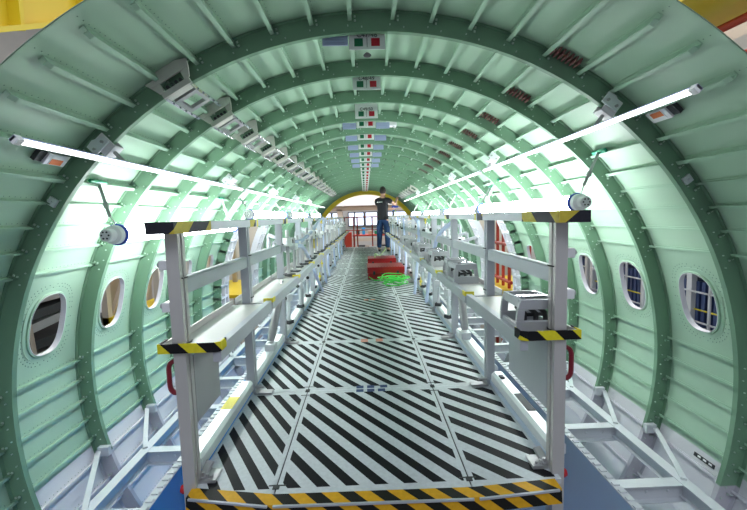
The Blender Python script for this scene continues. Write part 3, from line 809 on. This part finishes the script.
def clamp_unit():
    """positioning arm: upright tube, cross arm, block and black star knob"""
    root = empty('positioning_arm')
    MB().tube([(0, 0, 0), (0, 0, .40)], .014, 10).build('upright', 'steel', root, smooth=True)
    mb = MB(); mb.bar((0, 0, .30), (.16, .05, .36), .022, .03); mb.bar((.16, .05, .36), (.17, .05, .22), .02, .02); mb.build('cross_arm', 'alu', root)
    for b in ((-.03, .03, -.028, .028, .26, .33), (.14, .20, .02, .08, .18, .24)): MB().box(*b).build('clamp_block', 'white', root, bevel=.004)
    MB().box(-.045, .045, -.035, .035, 0, .02).build('foot', 'dark', root, bevel=.004)
    mb = MB(); mb.lathe([(.004, 0), (.024, .004), (.024, .018), (.008, .022)], (0, -.05, .30), 'y', 10); mb.tube([(0, -.05, .3), (0, -.02, .3)], .005, 6); mb.build('star_knob', 'black', root)
    MB().lathe([(.004, 0), (.020, .004), (.020, .016), (.006, .02)], (.17, .0, .21), 'y', 10).build('star_knob', 'black', root)
    return root
cu0 = clamp_unit(); first = True; n = {-1: 0, 1: 0}
for sgn in (-1, 1):
    side = 'left' if sgn < 0 else 'right'
    y = 3.0
    while y < 11.6:
        o = cu0 if first else copy_tree(cu0); first = False
        o.location = ((-.70 if sgn < 0 else .60)+random.uniform(-.02, .02), y, .531)
        if sgn > 0 and y < 6.3: o.location.x = .69
        o.rotation_euler = (0, 0, (0 if sgn > 0 else PI)+random.uniform(-.8, .8)); o.scale = (1, 1, random.uniform(.75, 1.05))
        o['label'] = 'pale positioning arm with black star knobs standing on a %s side shelf' % side; o['category'] = 'clamp arm'; o['group'] = 'positioning arms on the %s shelves' % side
        n[sgn] += 1; y += random.uniform(.2, .34)
# lower toggle clamps hung below the shelves
def lower_unit():
    root = empty('support_strut')
    MB().tube([(0, 0, 0), (0, 0, .40)], .016, 10).build('strut_tube', 'alu_white', root, smooth=True)
    mb = MB(); mb.box(-.03, .03, -.03, .03, 0, .03); mb.build('foot', 'dark', root, bevel=.003)
    mb = MB(); mb.box(-.028, .028, -.028, .028, .2, .26); mb.bar((0, 0, .23), (-.09, .06, .15), .018, .018); mb.build('clamp_collar', 'white_paint', root, bevel=.003)
    MB().lathe([(.004, 0), (.018, .004), (.018, .014), (.006, .018)], (0, -.045, .23), 'y', 10).build('star_knob', 'black', root)
    return root
lu0 = lower_unit(); first = True
for sgn in (-1, 1):
    side = 'left' if sgn < 0 else 'right'; y = 3.15
    while y < 11.6:
        o = lu0 if first else copy_tree(lu0); first = False
        o.location = ((-.757 if sgn < 0 else .648), y, .085); o.rotation_euler = (0, 0, random.uniform(-.6, .6)+(PI if sgn > 0 else 0))
        o['label'] = 'pale support strut under a %s side shelf, standing on the toe rail' % side; o['category'] = 'strut'; o['group'] = 'support struts under the %s shelves' % side
        y += random.uniform(.42, .6)
# yellow tape flags on struts
for i, (x, y, z) in enumerate(((-.66, 4.6, .26), (.585, 4.35, .20), (.615, 4.12, .95), (-.70, 5.2, .35), (.60, 5.3, .62), (-.68, 3.95, .48))):
    mb = MB(); mb.box(-.004, .004, -.02, .02, -.05, .05); mb.tube([(0, 0, -.012), (0, 0, .012)], .016, 8)
    o = one(mb, 'yellow_marker_tag', 'yellow_tape', ['yellow marker tag on the left hose low by the deck', 'yellow marker tag on the right hose low by the deck', 'yellow marker tag on top of the right guard rail', 'yellow marker tag among the left struts at shelf height', 'yellow marker tag on the right arm just above the shelf', 'yellow marker tag on the left hose near shelf height'][i], 'tag'); o.location = (x, y, z)

# clamps bolted at the near right post (white latch blocks outboard)
for sgn in (-1, 1):
    for z, lab in ((.845, 'upper'), (.69, 'lower')):
        xo = -.774 if sgn < 0 else .666
        t = tag(empty('latch_block', (xo, 1.352, z)), '%s white latch block fixed outboard of the near %s post' % (lab, 'left' if sgn < 0 else 'right'), 'latch')
        MB().box(0, sgn*.042, -.03, .02, -.018, .018).build('block', 'white', t, bevel=.004)
        MB().tube([(sgn*.042, .0, 0), (sgn*.058, .0, 0)], .01, 10).build('pin', 'steel', t)

# ------------------------------------------------------------------ red tool cases, green hose
def toolcase(x0, x1, y0, y1, h, lab):
    t = tag(empty('tool_case', ((x0+x1)/2, (y0+y1)/2, .0)), lab, 'tool case', 'red tool cases')
    w, d = (x1-x0)/2, (y1-y0)/2
    MB().box(-w, w, -d, d, .006, h*.55).build('case_body', 'red_case', t, bevel=.012)
    mb = MB(); mb.box(-w-.006, w+.006, -d-.006, d+.006, h*.56, h)
    k = -w+.03
    while k < w-.03: mb.box(k, k+.015, -d+.03, d-.03, h, h+.006); k += .045
    mb.build('lid', 'red_case', t, bevel=.008)
    mb = MB(); mb.tube(smooth_path([(-.07, -d-.008, h*.5), (-.065, -d-.03, h*.5), (.065, -d-.03, h*.5), (.07, -d-.008, h*.5)]), .008, 8); mb.build('handle', 'dark', t, smooth=True)
    for x in (-w*.65, w*.65): MB().box(x-.018, x+.018, -d-.014, -d-.004, h*.42, h*.7).build('latch', 'dark', t)
toolcase(-.047, .525, 5.68, 6.18, .20, 'long red ribbed tool case on the deck behind the green hose coil')
toolcase(-.03, .50, 6.95, 7.4, .19, 'red ribbed tool case on the deck nearer the worker')
pts = []
for k in range(150):
    a = k*.42; r = .125+.035*math.sin(k*.17)
    pts.append((.33+.05*math.sin(k*.05)+r*1.25*math.cos(a), 5.28+.06*math.cos(k*.043)+r*1.15*math.sin(a), .075+.07*math.sin(k*.083)*math.cos(a*.5+k*.02)+.004*(k % 3)))
pts += [(.20, 5.45, .02), (.05, 5.55, .02), (-.03, 5.62, .06)]
one(MB().tube([Vector(p) for p in pts], .0065, 7), 'coiled_hose', 'green_hose', 'bright green air hose lying in a loose coil in front of the red case', 'hose', smooth=True)
tube_obj('supply_hose', [(.10, 6.9, .22), (.12, 7.3, .25), (.22, 8.2, .10), (.36, 9.4, .05), (.48, 10.0, .12), (.62, 10.1, .5), (.70, 10.2, .85), (.82, 10.42, 1.16)], .009, 'lime_hose', 'yellow green hose rising past the worker from the red cases', 'hose')

# ------------------------------------------------------------------ the worker
def skin_mesh(name, verts, edges, radii, material, parent, sub=2, root=0):
    me = bpy.data.meshes.new(name); me.from_pydata(verts, edges, []); o = bpy.data.objects.new(name, me); COL.objects.link(o)
    md = o.modifiers.new('skin', 'SKIN')
    sv = me.skin_vertices[0].data if me.skin_vertices else None
    if sv is None:
        bm = bmesh.new(); bm.from_mesh(me); bm.verts.layers.skin.verify(); bm.to_mesh(me); bm.free(); sv = me.skin_vertices[0].data
    for i, r in enumerate(radii): sv[i].radius = r if isinstance(r, tuple) else (r, r); sv[i].use_root = (i == root)
    ms = o.modifiers.new('sub', 'SUBSURF'); ms.levels = sub; ms.render_levels = sub
    bpy.context.view_layer.update()
    m2 = bpy.data.meshes.new_from_object(o.evaluated_get(bpy.context.evaluated_depsgraph_get())); bpy.data.objects.remove(o)
    m2.materials.clear(); m2.materials.append(M[material])
    for p in m2.polygons: p.use_smooth = True; p.material_index = 0
    q = bpy.data.objects.new(name, m2); COL.objects.link(q); q.parent = parent; return q
per = tag(empty('person', (.43, 10.1, .0), (0, 0, R(-18))), 'person in black t-shirt and blue jeans standing back to us, reaching up to the right', 'person')
# local: facing +y, x to the right
BODY_THIN = {'pel': (.11,.085), 'hipR': .078, 'hipL': .078, 'wai': (.12,.085), 'che': (.155,.10)}
J = {'pel': (0,0,.93), 'wai': (0,.0,1.08), 'che': (0,.0,1.28), 'nkb': (0,-.01,1.45), 'nck': (.005,.01,1.53), 'hd0': (.01,.03,1.60), 'hd1': (.01,.03,1.70),
     'hipR': (.09,0,.88), 'knR': (.11,.03,.49), 'anR': (.12,-.02,.10), 'toR': (.14,.13,.04), 'hipL': (-.09,0,.88), 'knL': (-.11,.02,.49), 'anL': (-.12,-.04,.10), 'toL': (-.15,.11,.04),
     'shR': (.18,-.01,1.42), 'elR': (.34,.12,1.30), 'wrR': (.30,.36,1.43), 'paR': (.31,.43,1.47), 'shL': (-.18,.0,1.42), 'elL': (-.14,.22,1.20), 'wrL': (.12,.38,1.18), 'paL': (.19,.41,1.18)}
rad = {'pel': (.15,.11), 'wai': (.145,.10), 'che': (.175,.115), 'nkb': (.08,.07), 'nck': .055, 'hd0': (.07,.085), 'hd1': (.078,.10), 'hipR': .10, 'knR': .066, 'anR': .046, 'toR': .035, 'hipL': .10, 'knL': .066, 'anL': .046, 'toL': .035,
       'shR': .06, 'elR': .042, 'wrR': .028, 'paR': (.035,.02), 'shL': .06, 'elL': .042, 'wrL': .028, 'paL': (.035,.02)}
ED = [('pel','wai'),('wai','che'),('che','nkb'),('nkb','nck'),('nck','hd0'),('hd0','hd1'),('pel','hipR'),('hipR','knR'),('knR','anR'),('anR','toR'),('pel','hipL'),('hipL','knL'),('knL','anL'),('anL','toL'),('nkb','shR'),('shR','elR'),('elR','wrR'),('wrR','paR'),('nkb','shL'),('shL','elL'),('elL','wrL'),('wrL','paL')]
def sub_skel(keys, extra=0., only=None):
    ks = list(keys); vs = [J[k] for k in ks]; es = [(ks.index(a), ks.index(b)) for a, b in ED if a in ks and b in ks]
    rs = []
    for k in ks:
        r = rad[k]; rs.append((r[0]+extra, r[1]+extra) if isinstance(r, tuple) else (r+extra, r+extra))
    return vs, es, rs
# fingers
for side, dirn, sp in (('R', Vector((.0,.7,.6)).normalized(), Vector((1,0,0))), ('L', Vector((1,.25,0)).normalized(), Vector((0,0,1)))):
    base = Vector(J['pa'+side])
    for q in range(4):
        b = base+sp*(.024-.016*q); l = (.070,.078,.072,.058)[q]; curl = dirn.cross(sp)*.02
        n1, n2 = 'f%s%d' % (side, q), 'g%s%d' % (side, q)
        J[n1] = tuple(b+dirn*l*.6); J[n2] = tuple(b+dirn*l*.95-curl); rad[n1] = .009; rad[n2] = .008
        ED.append(('pa'+side, n1)); ED.append((n1, n2))
    n1, n2 = 't%s' % side, 'u%s' % side
    J[n1] = tuple(base+sp*.04-dirn*.005); J[n2] = tuple(base+sp*.055+dirn*.035); rad[n1] = .011; rad[n2] = .009
    ED += [('wr'+side, n1), (n1, n2)]
keep = dict(rad); rad.update(BODY_THIN); v, e_, r_ = sub_skel(J.keys()); rad.update({k: keep[k] for k in BODY_THIN}); body = skin_mesh('body', v, e_, r_, 'skinp', per)
# face and ears on the body mesh, head turned towards the right
hd = MB(); 
hd.lathe([(.0, -.012), (.012, -.008), (.016, .0), (.012, .008), (.0, .012)], (.087, .03, 1.645), 'x', 10); hd.lathe([(.0, -.012), (.012, -.008), (.016, .0), (.012, .008), (.0, .012)], (-.067, .03, 1.645), 'x', 10)
hd.prism([(-.0, 1.66), (.02, 1.66), (.026, 1.625), (-.006, 1.625)], .12, .155, 'y')
fc = hd.build('ear_and_nose', 'skinp', per, smooth=True)
mb = MB()
for x in (-.018, .04): mb.lathe([(.0, -.006), (.009, -.003), (.011, 0), (.009, .004), (0, .007)], (x, .135, 1.665), 'y', 10)
mb.box(-.015, .035, .128, .138, 1.59, 1.597); mb.build('eyes_and_mouth', 'hair', per)
# hair cap
bm_ = bmesh.new(); bmesh.ops.create_uvsphere(bm_, u_segments=24, v_segments=14, radius=1)
for vv in bm_.verts:
    vv.co = Vector((vv.co.x*.088+.01, vv.co.y*.112+.012, vv.co.z*.115+1.695))
for f in [f for f in bm_.faces if f.calc_center_median().z < 1.60 or (f.calc_center_median().z < 1.73 and f.calc_center_median().y > .05)]: bm_.faces.remove(f)
bmesh.ops.recalc_face_normals(bm_, faces=bm_.faces)
me = bpy.data.meshes.new('hair'); bm_.to_mesh(me); bm_.free(); me.materials.append(M['hair'])
for p in me.polygons: p.use_smooth = True
ho = bpy.data.objects.new('hair', me); COL.objects.link(ho); ho.parent = per; so_ = ho.modifiers.new('s', 'SOLIDIFY'); so_.thickness = .012
# clothes
Jb = dict(J); J['slR'] = (.27,.06,1.355); J['slL'] = (-.158,.12,1.30); rad['slR'] = .058; rad['slL'] = .058; ED += [('shR','slR'),('shL','slL')]
ED.append(('wai','shi')); J['shi'] = (0,0,.86); rad['shi'] = (.165,.125)
v, e_, r_ = sub_skel(['wai','shi','che','nkb','shR','slR','shL','slL'], .016); skin_mesh('t_shirt', v, e_, r_, 'tee', per, root=0)
J['pel2'] = (0,0,1.0); rad['pel2'] = (.13,.09); ED += [('pel','pel2')]
v, e_, r_ = sub_skel(['pel','pel2','hipR','knR','anR','hipL','knL','anL'], .019); skin_mesh('jeans', v, e_, r_, 'jeans', per)
for s_ in 'RL':
    v = [Vector(J['an'+s_])+Vector((0,-.03,-.045)), Vector(J['an'+s_])+Vector((0,.05,-.05)), Vector(J['to'+s_])+Vector((0,.02,.0))]
    v = [tuple(p) for p in v]; skin_mesh('shoe', v, [(0,1),(1,2)], [.042,.042,.035], 'shoe', per)
me = text_mesh('TEAM', .01)
bpy.data.meshes.remove(me)
mb = MB(); mb.lathe([(.018, 0), (.018, -.004)], (-.11, -.118, 1.375), 'y', 14); mb.box(-.08, .03, -.128, -.120, 1.366, 1.386); mb.build('shirt_print', 'white', per)
# blue hand tool
t = tag(empty('hand_tool', (.80, 10.46, 1.22), (0, 0, R(-20))), 'blue hand held power tool gripped by the worker', 'tool')
MB().tube([(-.09, 0, .03), (.10, 0, .03)], [.032, .026], 14).build('tool_body', 'blue_ring', t, smooth=True); MB().bar((-.04, 0, .02), (-.05, 0, -.09), .04, .03).build('grip', 'blue_paint', t); MB().tube([(.10, 0, .03), (.16, 0, .03)], .01, 10).build('nose_piece', 'chrome', t)

# ------------------------------------------------------------------ far end: yellow ring, red barrier, hall beyond
n = 72; mb = MB(); vs = []; fs = []
prof = [(1.76, YE+.02), (2.12, YE+.02), (2.12, YE+.20), (1.76, YE+.20)]
for k in range(n):
    for r_, yy in prof: vs.append(cyl(360*k/n, yy, r_))
for k in range(n):
    for q in range(4):
        a, b = k*4+q, k*4+(q+1) % 4; c, d = ((k+1) % n)*4+(q+1) % 4, ((k+1) % n)*4+q; fs.append((a, b, c, d))
mb.raw(vs, fs); one(mb, 'support_ring', 'yellow', 'yellow ring frame around the far end of the fuselage barrel', 'ring frame', smooth=True)
t = tag(empty('safety_barrier', (-.45, 12.2, 0)), 'red tubular safety barrier across the far end of the deck', 'barrier')
for x in (-.30, .0, .12, .62): MB().tube([(x, 0, 0), (x, 0, 1.0)], .022, 8).build('upright', 'red_paint', t)
for z in (.98, .55): MB().tube([(-.32, 0, z), (.95, 0, z)], .018, 8).build('barrier_rail', 'red_paint', t)
def simple(name, boxes, material, lab, cat, group=None, bevel=0.):
    mb = MB()
    for b in boxes: mb.box(*b)
    return one(mb, name, material, lab, cat, group, bevel=bevel)
YB = 17.0
t = tag(empty('steel_portal', (-.3, YB, -2.5)), 'cream painted steel portal crossing the hall beyond the far opening', 'steel frame')
def sub(name, b, material, loc=(-.3, YB, -2.5), par=None):
    o = MB().box(*b).build(name, material, par or t); o.matrix_parent_inverse = Matrix.Translation(-Vector(loc)); return o
sub('column', (-1.35, -1.1, YB, YB+.3, -2.5, 1.35), 'cream'); sub('column', (1.9, 2.2, YB, YB+.3, -2.5, 1.35), 'cream')
sub('column', (-4.2, -3.9, YB, YB+.3, -2.5, 2.6), 'cream'); sub('column', (4.2, 4.5, YB, YB+.3, -2.5, 2.6), 'cream')
sub('lintel', (-4.5, 4.8, YB, YB+.25, 1.28, 1.50), 'beige'); sub('upper_beam', (-4.5, 4.8, YB+.05, YB+.3, 1.62, 2.2), 'cream'); sub('white_duct', (-1.6, 1.4, YB-.2, YB+.05, 1.50, 1.66), 'white')
sub('low_beam', (-1.1, 1.9, YB, YB+.2, -.15, .0), 'beige'); sub('low_beam', (-1.1, 1.9, YB, YB+.2, -.45, -.36), 'beige')
for k, (a, b) in enumerate(((-.98, -.68), (-.62, -.15), (-.02, .62), (.78, 1.5), (1.6, 2.3), (-1.9, -1.5), (-2.6, -2.0))):
    w = MB(); w.box(a, b, 20.9, 20.94, .5, 1.22); o = w.build('window_%d' % (k+1), 'pane_light'); o['kind'] = 'structure'
    g = MB(); g.box(a-.05, a, 20.86, 20.98, .45, 1.27); g.box(b, b+.05, 20.86, 20.98, .45, 1.27); g.box(a, b, 20.86, 20.98, .45, .5); g.box(a, b, 20.86, 20.98, 1.22, 1.27); g.build('window_frame', 'dark', o)
simple('orange_cabinet', [(-1.05, -.62, 14.6, 15.0, -1.2, .38)], 'red_paint', 'orange red cabinet standing beyond the barrier on the left', 'cabinet', bevel=.01)
simple('work_table', [(-.6, 1.3, 15.2, 16.0, .18, .24), (-.58, -.52, 15.25, 15.3, -2.5, .18), (1.2, 1.26, 15.25, 15.3, -2.5, .18), (-.58, -.52, 15.9, 15.95, -2.5, .18), (1.2, 1.26, 15.9, 15.95, -2.5, .18)], 'red_paint', 'long red topped work table in the hall beyond the deck', 'table')
for k, (x, w_, h_, m_, c_) in enumerate(((-.45, .14, .2, 'dark', 'dark'), (-.2, .12, .28, 'blue_paint', 'blue'), (.05, .16, .16, 'beige', 'beige'), (.32, .26, .14, 'green_mag', 'green'), (.62, .14, .24, 'dark', 'black'), (.85, .2, .18, 'cream', 'cream'))):
    mb = MB(); mb.box(x, x+w_, 15.4, 15.6, .241, .241+h_*.8); mb.box(x-.01, x+w_+.01, 15.39, 15.61, .241+h_*.8, .241+h_)
    one(mb, 'parts_bin', m_, '%s lidded parts bin on the work table beyond the barrier, %s from its left end' % (c_, ORD[k].replace('nearest', 'first')), 'bin', 'bins on the work table', bevel=.006)
for k, (x, z, m_) in enumerate(((-.4, -.25, 'dark'), (.1, -.3, 'white'), (.5, -.25, 'dark'), (.9, -.3, 'white'))):
    mb = MB(); mb.box(x, x+.3, 15.4, 15.8, z-.35, z); mb.box(x+.03, x+.27, 15.39, 15.4, z-.12, z-.05, 'alu_white') if False else None
    mb.box(x-.01, x+.31, 15.38, 15.82, z, z+.02)
    one(mb, 'storage_crate', m_, '%s storage crate hung under the work table, %s from its left end' % ('dark' if m_ == 'dark' else 'white', ORD[k].replace('nearest', 'first')), 'crate', 'crates under the work table')

# ------------------------------------------------------------------ assembly hall
def structure(mb, name, material): o = mb.build(name, material); o['kind'] = 'structure'; return o
structure(MB().box(-12, 12, -6, 24, -2.6, -2.5), 'floor', 'concrete')
structure(MB().box(-9.2, -9, -6, 24, -2.5, 7), 'wall_left', 'hallwall'); structure(MB().box(9, 9.2, -6, 24, -2.5, 7), 'wall_right', 'hallwall'); 
wb = MB(); wb.box(-9, 9, 21, 21.2, -2.5, 7); structure(wb, 'wall_far', 'hallwall')
# left: dark machinery seen through the nearest window, then a cream frame
t = tag(empty('machine_tool', (-4.2, 4.1, -2.5)), 'dark grey layered machine with a beige diagonal pole seen through the nearest left window', 'machine')
for k in range(9):
    b = MB(); z = 1.75+k*.17
    b.box(-.5+.05*(k % 3), .35-.04*(k % 2), -.9, 1.3, z, z+.10, T=Matrix.Rotation(R(6-3*(k % 3)), 4, 'X')); b.build('layer_panel', ['dark', 'steel', 'dark', 'cast'][k % 4], t)
MB().box(-.45, .3, -.8, .8, 0, 1.7).build('machine_base', 'dark', t, bevel=.03)
MB().bar((.62, -.15, 0), (.62, -.38, 3.1), .05, .05).build('pole', 'beige', t)
t = tag(empty('access_stand', (-3.6, 5.75, -2.5)), 'cream and yellow access stand seen through the second and third left windows', 'stand')
for x in (0, .7):
    for y in (-.9, -.2, .5, 1.0): MB().box(x, x+.08, y, y+.08, 0, 4.4).build('post', 'cream', t)
for z in (1.2, 2.15, 3.0, 3.9): MB().box(0, .78, -.9, 1.08, z, z+.1).build('deck_board', 'cream' if z != 2.15 else 'yellow', t)
for y in (-.8, -.1, .5): MB().bar((.04, y, 2.2), (.04, y+.5, 3.0), .05, .05).build('brace', 'beige', t)
MB().box(-.6, -.5, .0, 1.1, 0, 3.6).build('back_panel', 'beige', t)
# right: racks with dark blue bins and pale uprights
def rack(y, lab):
    t = tag(empty('storage_rack', (3.9, y, -2.5)), lab, 'rack', 'storage racks outside the right windows')
    for yy in (-.6, .0, .6): MB().box(0, .07, yy-.035, yy+.035, 0, 3.6).build('rack_upright', 'white_paint', t)
    for z in (.6, 1.3, 1.95, 2.72, 3.4): MB().box(-.02, .5, -.62, .62, z, z+.05).build('rack_shelf', 'steel', t)
    for z in (2.0, 2.77):
        for k in range(14):
            yy = -.55+k*.079+(.03 if k >= 7 else 0); MB().box(.06, .3, yy, yy+.045, z+.05, z+.60).build('bin', 'louver_blue', t)
    MB().box(.34, .37, -.6, .6, .6, 3.5).build('back_sheet', 'cast', t)
    for yy in (-.3, .3): MB().box(-.03, -.01, yy-.012, yy+.012, 1.3, 3.4).build('thin_upright', 'white_paint', t)
    for z in (2.12, 2.48): MB().box(-.03, -.015, -.6, .6, z, z+.018).build('guard_bar', 'white_paint', t)
    for z in (.65, 1.35): MB().box(.1, .42, -.5, .5, z, z+.45).build('carton', 'beige', t)
    for z in (2.25, 2.95): MB().box(.04, .055, -.6, .6, z, z+.015).build('label_strip', 'yellow_tape', t)
for k, y in enumerate((4.35, 5.7, 7.05)): rack(y, 'steel rack of dark blue bins outside the right windows, %s from the near end' % ORD[k])
simple('backdrop_partition', [(4.9, 5.0, 1.0, 12, -2.5, 3.2)], 'hallwall', 'plain grey partition standing behind the storage racks', 'partition')
# outside the door openings
t = tag(empty('boarding_stair', (2.6, 7.2, -2.5)), 'red railed boarding stand outside the right hand door opening', 'stand')
for y in (-.5, -.2, .1, .4, .7): MB().tube([(0, y, 0), (0, y, 3.6)], .03, 10).build('rail_upright', 'red_paint', t)
for z in (2.2, 2.9, 3.5): MB().tube([(0, -.6, z), (0, .8, z)], .035, 10).build('rail_bar', 'red_paint', t)
MB().box(-.5, .7, -.6, .9, 1.95, 2.08).build('stand_deck', 'yellow', t); MB().box(.75, .85, .6, 4.2, 0, 4.2).build('back_panel', 'cream', t)
t = tag(empty('loading_stand', (-2.6, 7.6, -2.5)), 'cream loading stand with a yellow edge outside the left hand door opening', 'stand')
MB().box(-.9, .45, -.6, 1.2, 2.0, 2.06).build('stand_deck', 'yellow', t); MB().box(-.9, -.85, .3, 4.2, 0, 4.4).build('back_panel', 'cream', t)
for y in (-.3, .2, .9): MB().box(-.6, -.5, y, y+.08, 0, 4.2).build('post', 'beige', t)
# yellow jig girders at both upper corners, beyond the barrel's near rim
def girder(name, pts, mat_, lab, w=.28, h=.5):
    t = tag(empty(name, pts[0]), lab, 'girder'); p0 = Vector(pts[0]); d = Vector(pts[1])-p0
    MB().bar((0,0,0), d, w, h*.6).build('web', mat_, t, bevel=.01)
    q = MB().bar(Vector((0,0,h*.33)), d+Vector((0,0,h*.33)), w*1.6, .03); q.build('flange', mat_, t)
    q = MB().bar(Vector((0,0,-h*.33)), d+Vector((0,0,-h*.33)), w*1.6, .03); q.build('flange', mat_, t)
    for k in range(6):
        c = d*(.08+.17*k); mb = MB(); mb.box(c.x-w*.75, c.x+w*.75, c.y-.015, c.y+.015, c.z-h*.33, c.z+h*.33); mb.build('stiffener', mat_, t)
    return t
girder('jig_girder', ((-2.55, 1.2, 1.70), (-2.2, 4.2, 3.44)), 'yellow', 'yellow sloping jig girder beyond the upper left rim of the barrel', .3, .6)
girder('jig_girder', ((2.55, .9, 2.58), (2.4, 6.0, 2.66)), 'yellow', 'yellow jig girder above the upper right rim of the barrel', .4, .5)
t = tag(empty('roof_truss', (-2.6, 2.5, 2.15)), 'beige roof member below the yellow girder at the upper left', 'beam')
MB().bar((-.1, -1.5, -.3), (-.1, 3.5, -.1), .10, .10).build('chord', 'beige', t)
for k in range(12): MB().bar((-.1, -1.4+k*.36, -.2), (-.6, -1.2+k*.36, -.8), .04, .04).build('web_member', 'beige', t)
MB().bar((-.6, -1.5, -.7), (-.5, 3.5, -.7), .12, .12).build('chord', 'dark', t)
for k, (x, z) in enumerate(((2.62, 2.32), (2.75, 2.12), (2.5, 2.5))):
    mb = MB(); mb.tube([(x, .6, z-.1), (x, 6.5, z+.15)], .03, 12); mb.tube([(x, 3.0, z+.0), (x, 3.04, z+.0)], .045, 12)
    mb.tube([(x, 6.4-k*.2, -2.5), (x, 6.4-k*.2, z+.13)], .03, 12)
    one(mb, 'red_pipe', 'red_paint', ['red pipe outside the upper right rim, middle of three', 'red pipe outside the upper right rim, lowest of three', 'red pipe outside the upper right rim, topmost of three'][k], 'pipe', 'red pipes', smooth=True)
simple('crane_column', [(6.0, 6.6, 4.5, 8.5, -2.5, 6.5), (5.95, 6.65, 4.45, 8.55, -2.5, -2.3)], 'beige', 'broad beige column outside the upper right rim behind the red pipes', 'column')
simple('crane_column', [(-4.3, -3.7, 1.2, 1.9, -2.5, 6), (-4.35, -3.65, 1.15, 1.95, -2.5, -2.3)], 'beige', 'broad beige column outside the upper left rim', 'column')

# ------------------------------------------------------------------ light
w = bpy.data.worlds.new('World'); SC.world = w; w.use_nodes = True
bg = w.node_tree.nodes['Background']; bg.inputs[0].default_value = (.80, .87, 1.0, 1); bg.inputs[1].default_value = .28
def area(name, loc, rot, sx, sy, power, col=(1,1,1)):
    l = bpy.data.lights.new(name, 'AREA'); l.shape = 'RECTANGLE'; l.size = sx; l.size_y = sy; l.energy = power; l.color = col
    o = bpy.data.objects.new(name, l); COL.objects.link(o); o.location = loc; o.rotation_euler = rot; return o
# hall lighting high above and in front of the open near end
area('hall_light', (0, -2.5, 5.5), (R(20), 0, 0), 5, 2.5, 130, (.82, .89, 1))
area('hall_light', (0, 15.5, 5.5), (R(-15), 0, 0), 6, 3, 650, (.95, .97, 1))
area('hall_light', (-6, 6, 5.5), (0, R(-20), 0), 3, 8, 420, (1, .97, .92))
area('hall_light', (6, 6, 5.5), (0, R(20), 0), 3, 8, 420, (1, .97, .92))

# ------------------------------------------------------------------ camera
f, pit, yaw, rol, sy = 365.046, .0866, .021, -.0283, -7.1725
cp, sp_, cw, sw = math.cos(pit), math.sin(pit), math.cos(yaw), math.sin(yaw)
F = Vector((sw*cp, cw*cp, -sp_)); X = Vector((cw, -sw, 0)); U = X.cross(F)
cr, sr = math.cos(rol), math.sin(rol)
X2 = X*cr+U*sr; U2 = U*cr-X*sr
cd = bpy.data.cameras.new('camera'); cd.sensor_width = 36; cd.lens = f/747*36; cd.shift_y = sy/747; cd.clip_start = .02
co = bpy.data.objects.new('camera', cd); COL.objects.link(co)
co.matrix_world = Matrix(((X2.x, U2.x, -F.x, -.0657), (X2.y, U2.y, -F.y, 0), (X2.z, U2.z, -F.z, 1.0015), (0,0,0,1)))
SC.camera = co
SC.view_settings.view_transform = 'Standard'; SC.view_settings.look = 'None'; SC.view_settings.gamma = 1; SC.view_settings.exposure = .3
SC.view_settings.use_curve_mapping = False
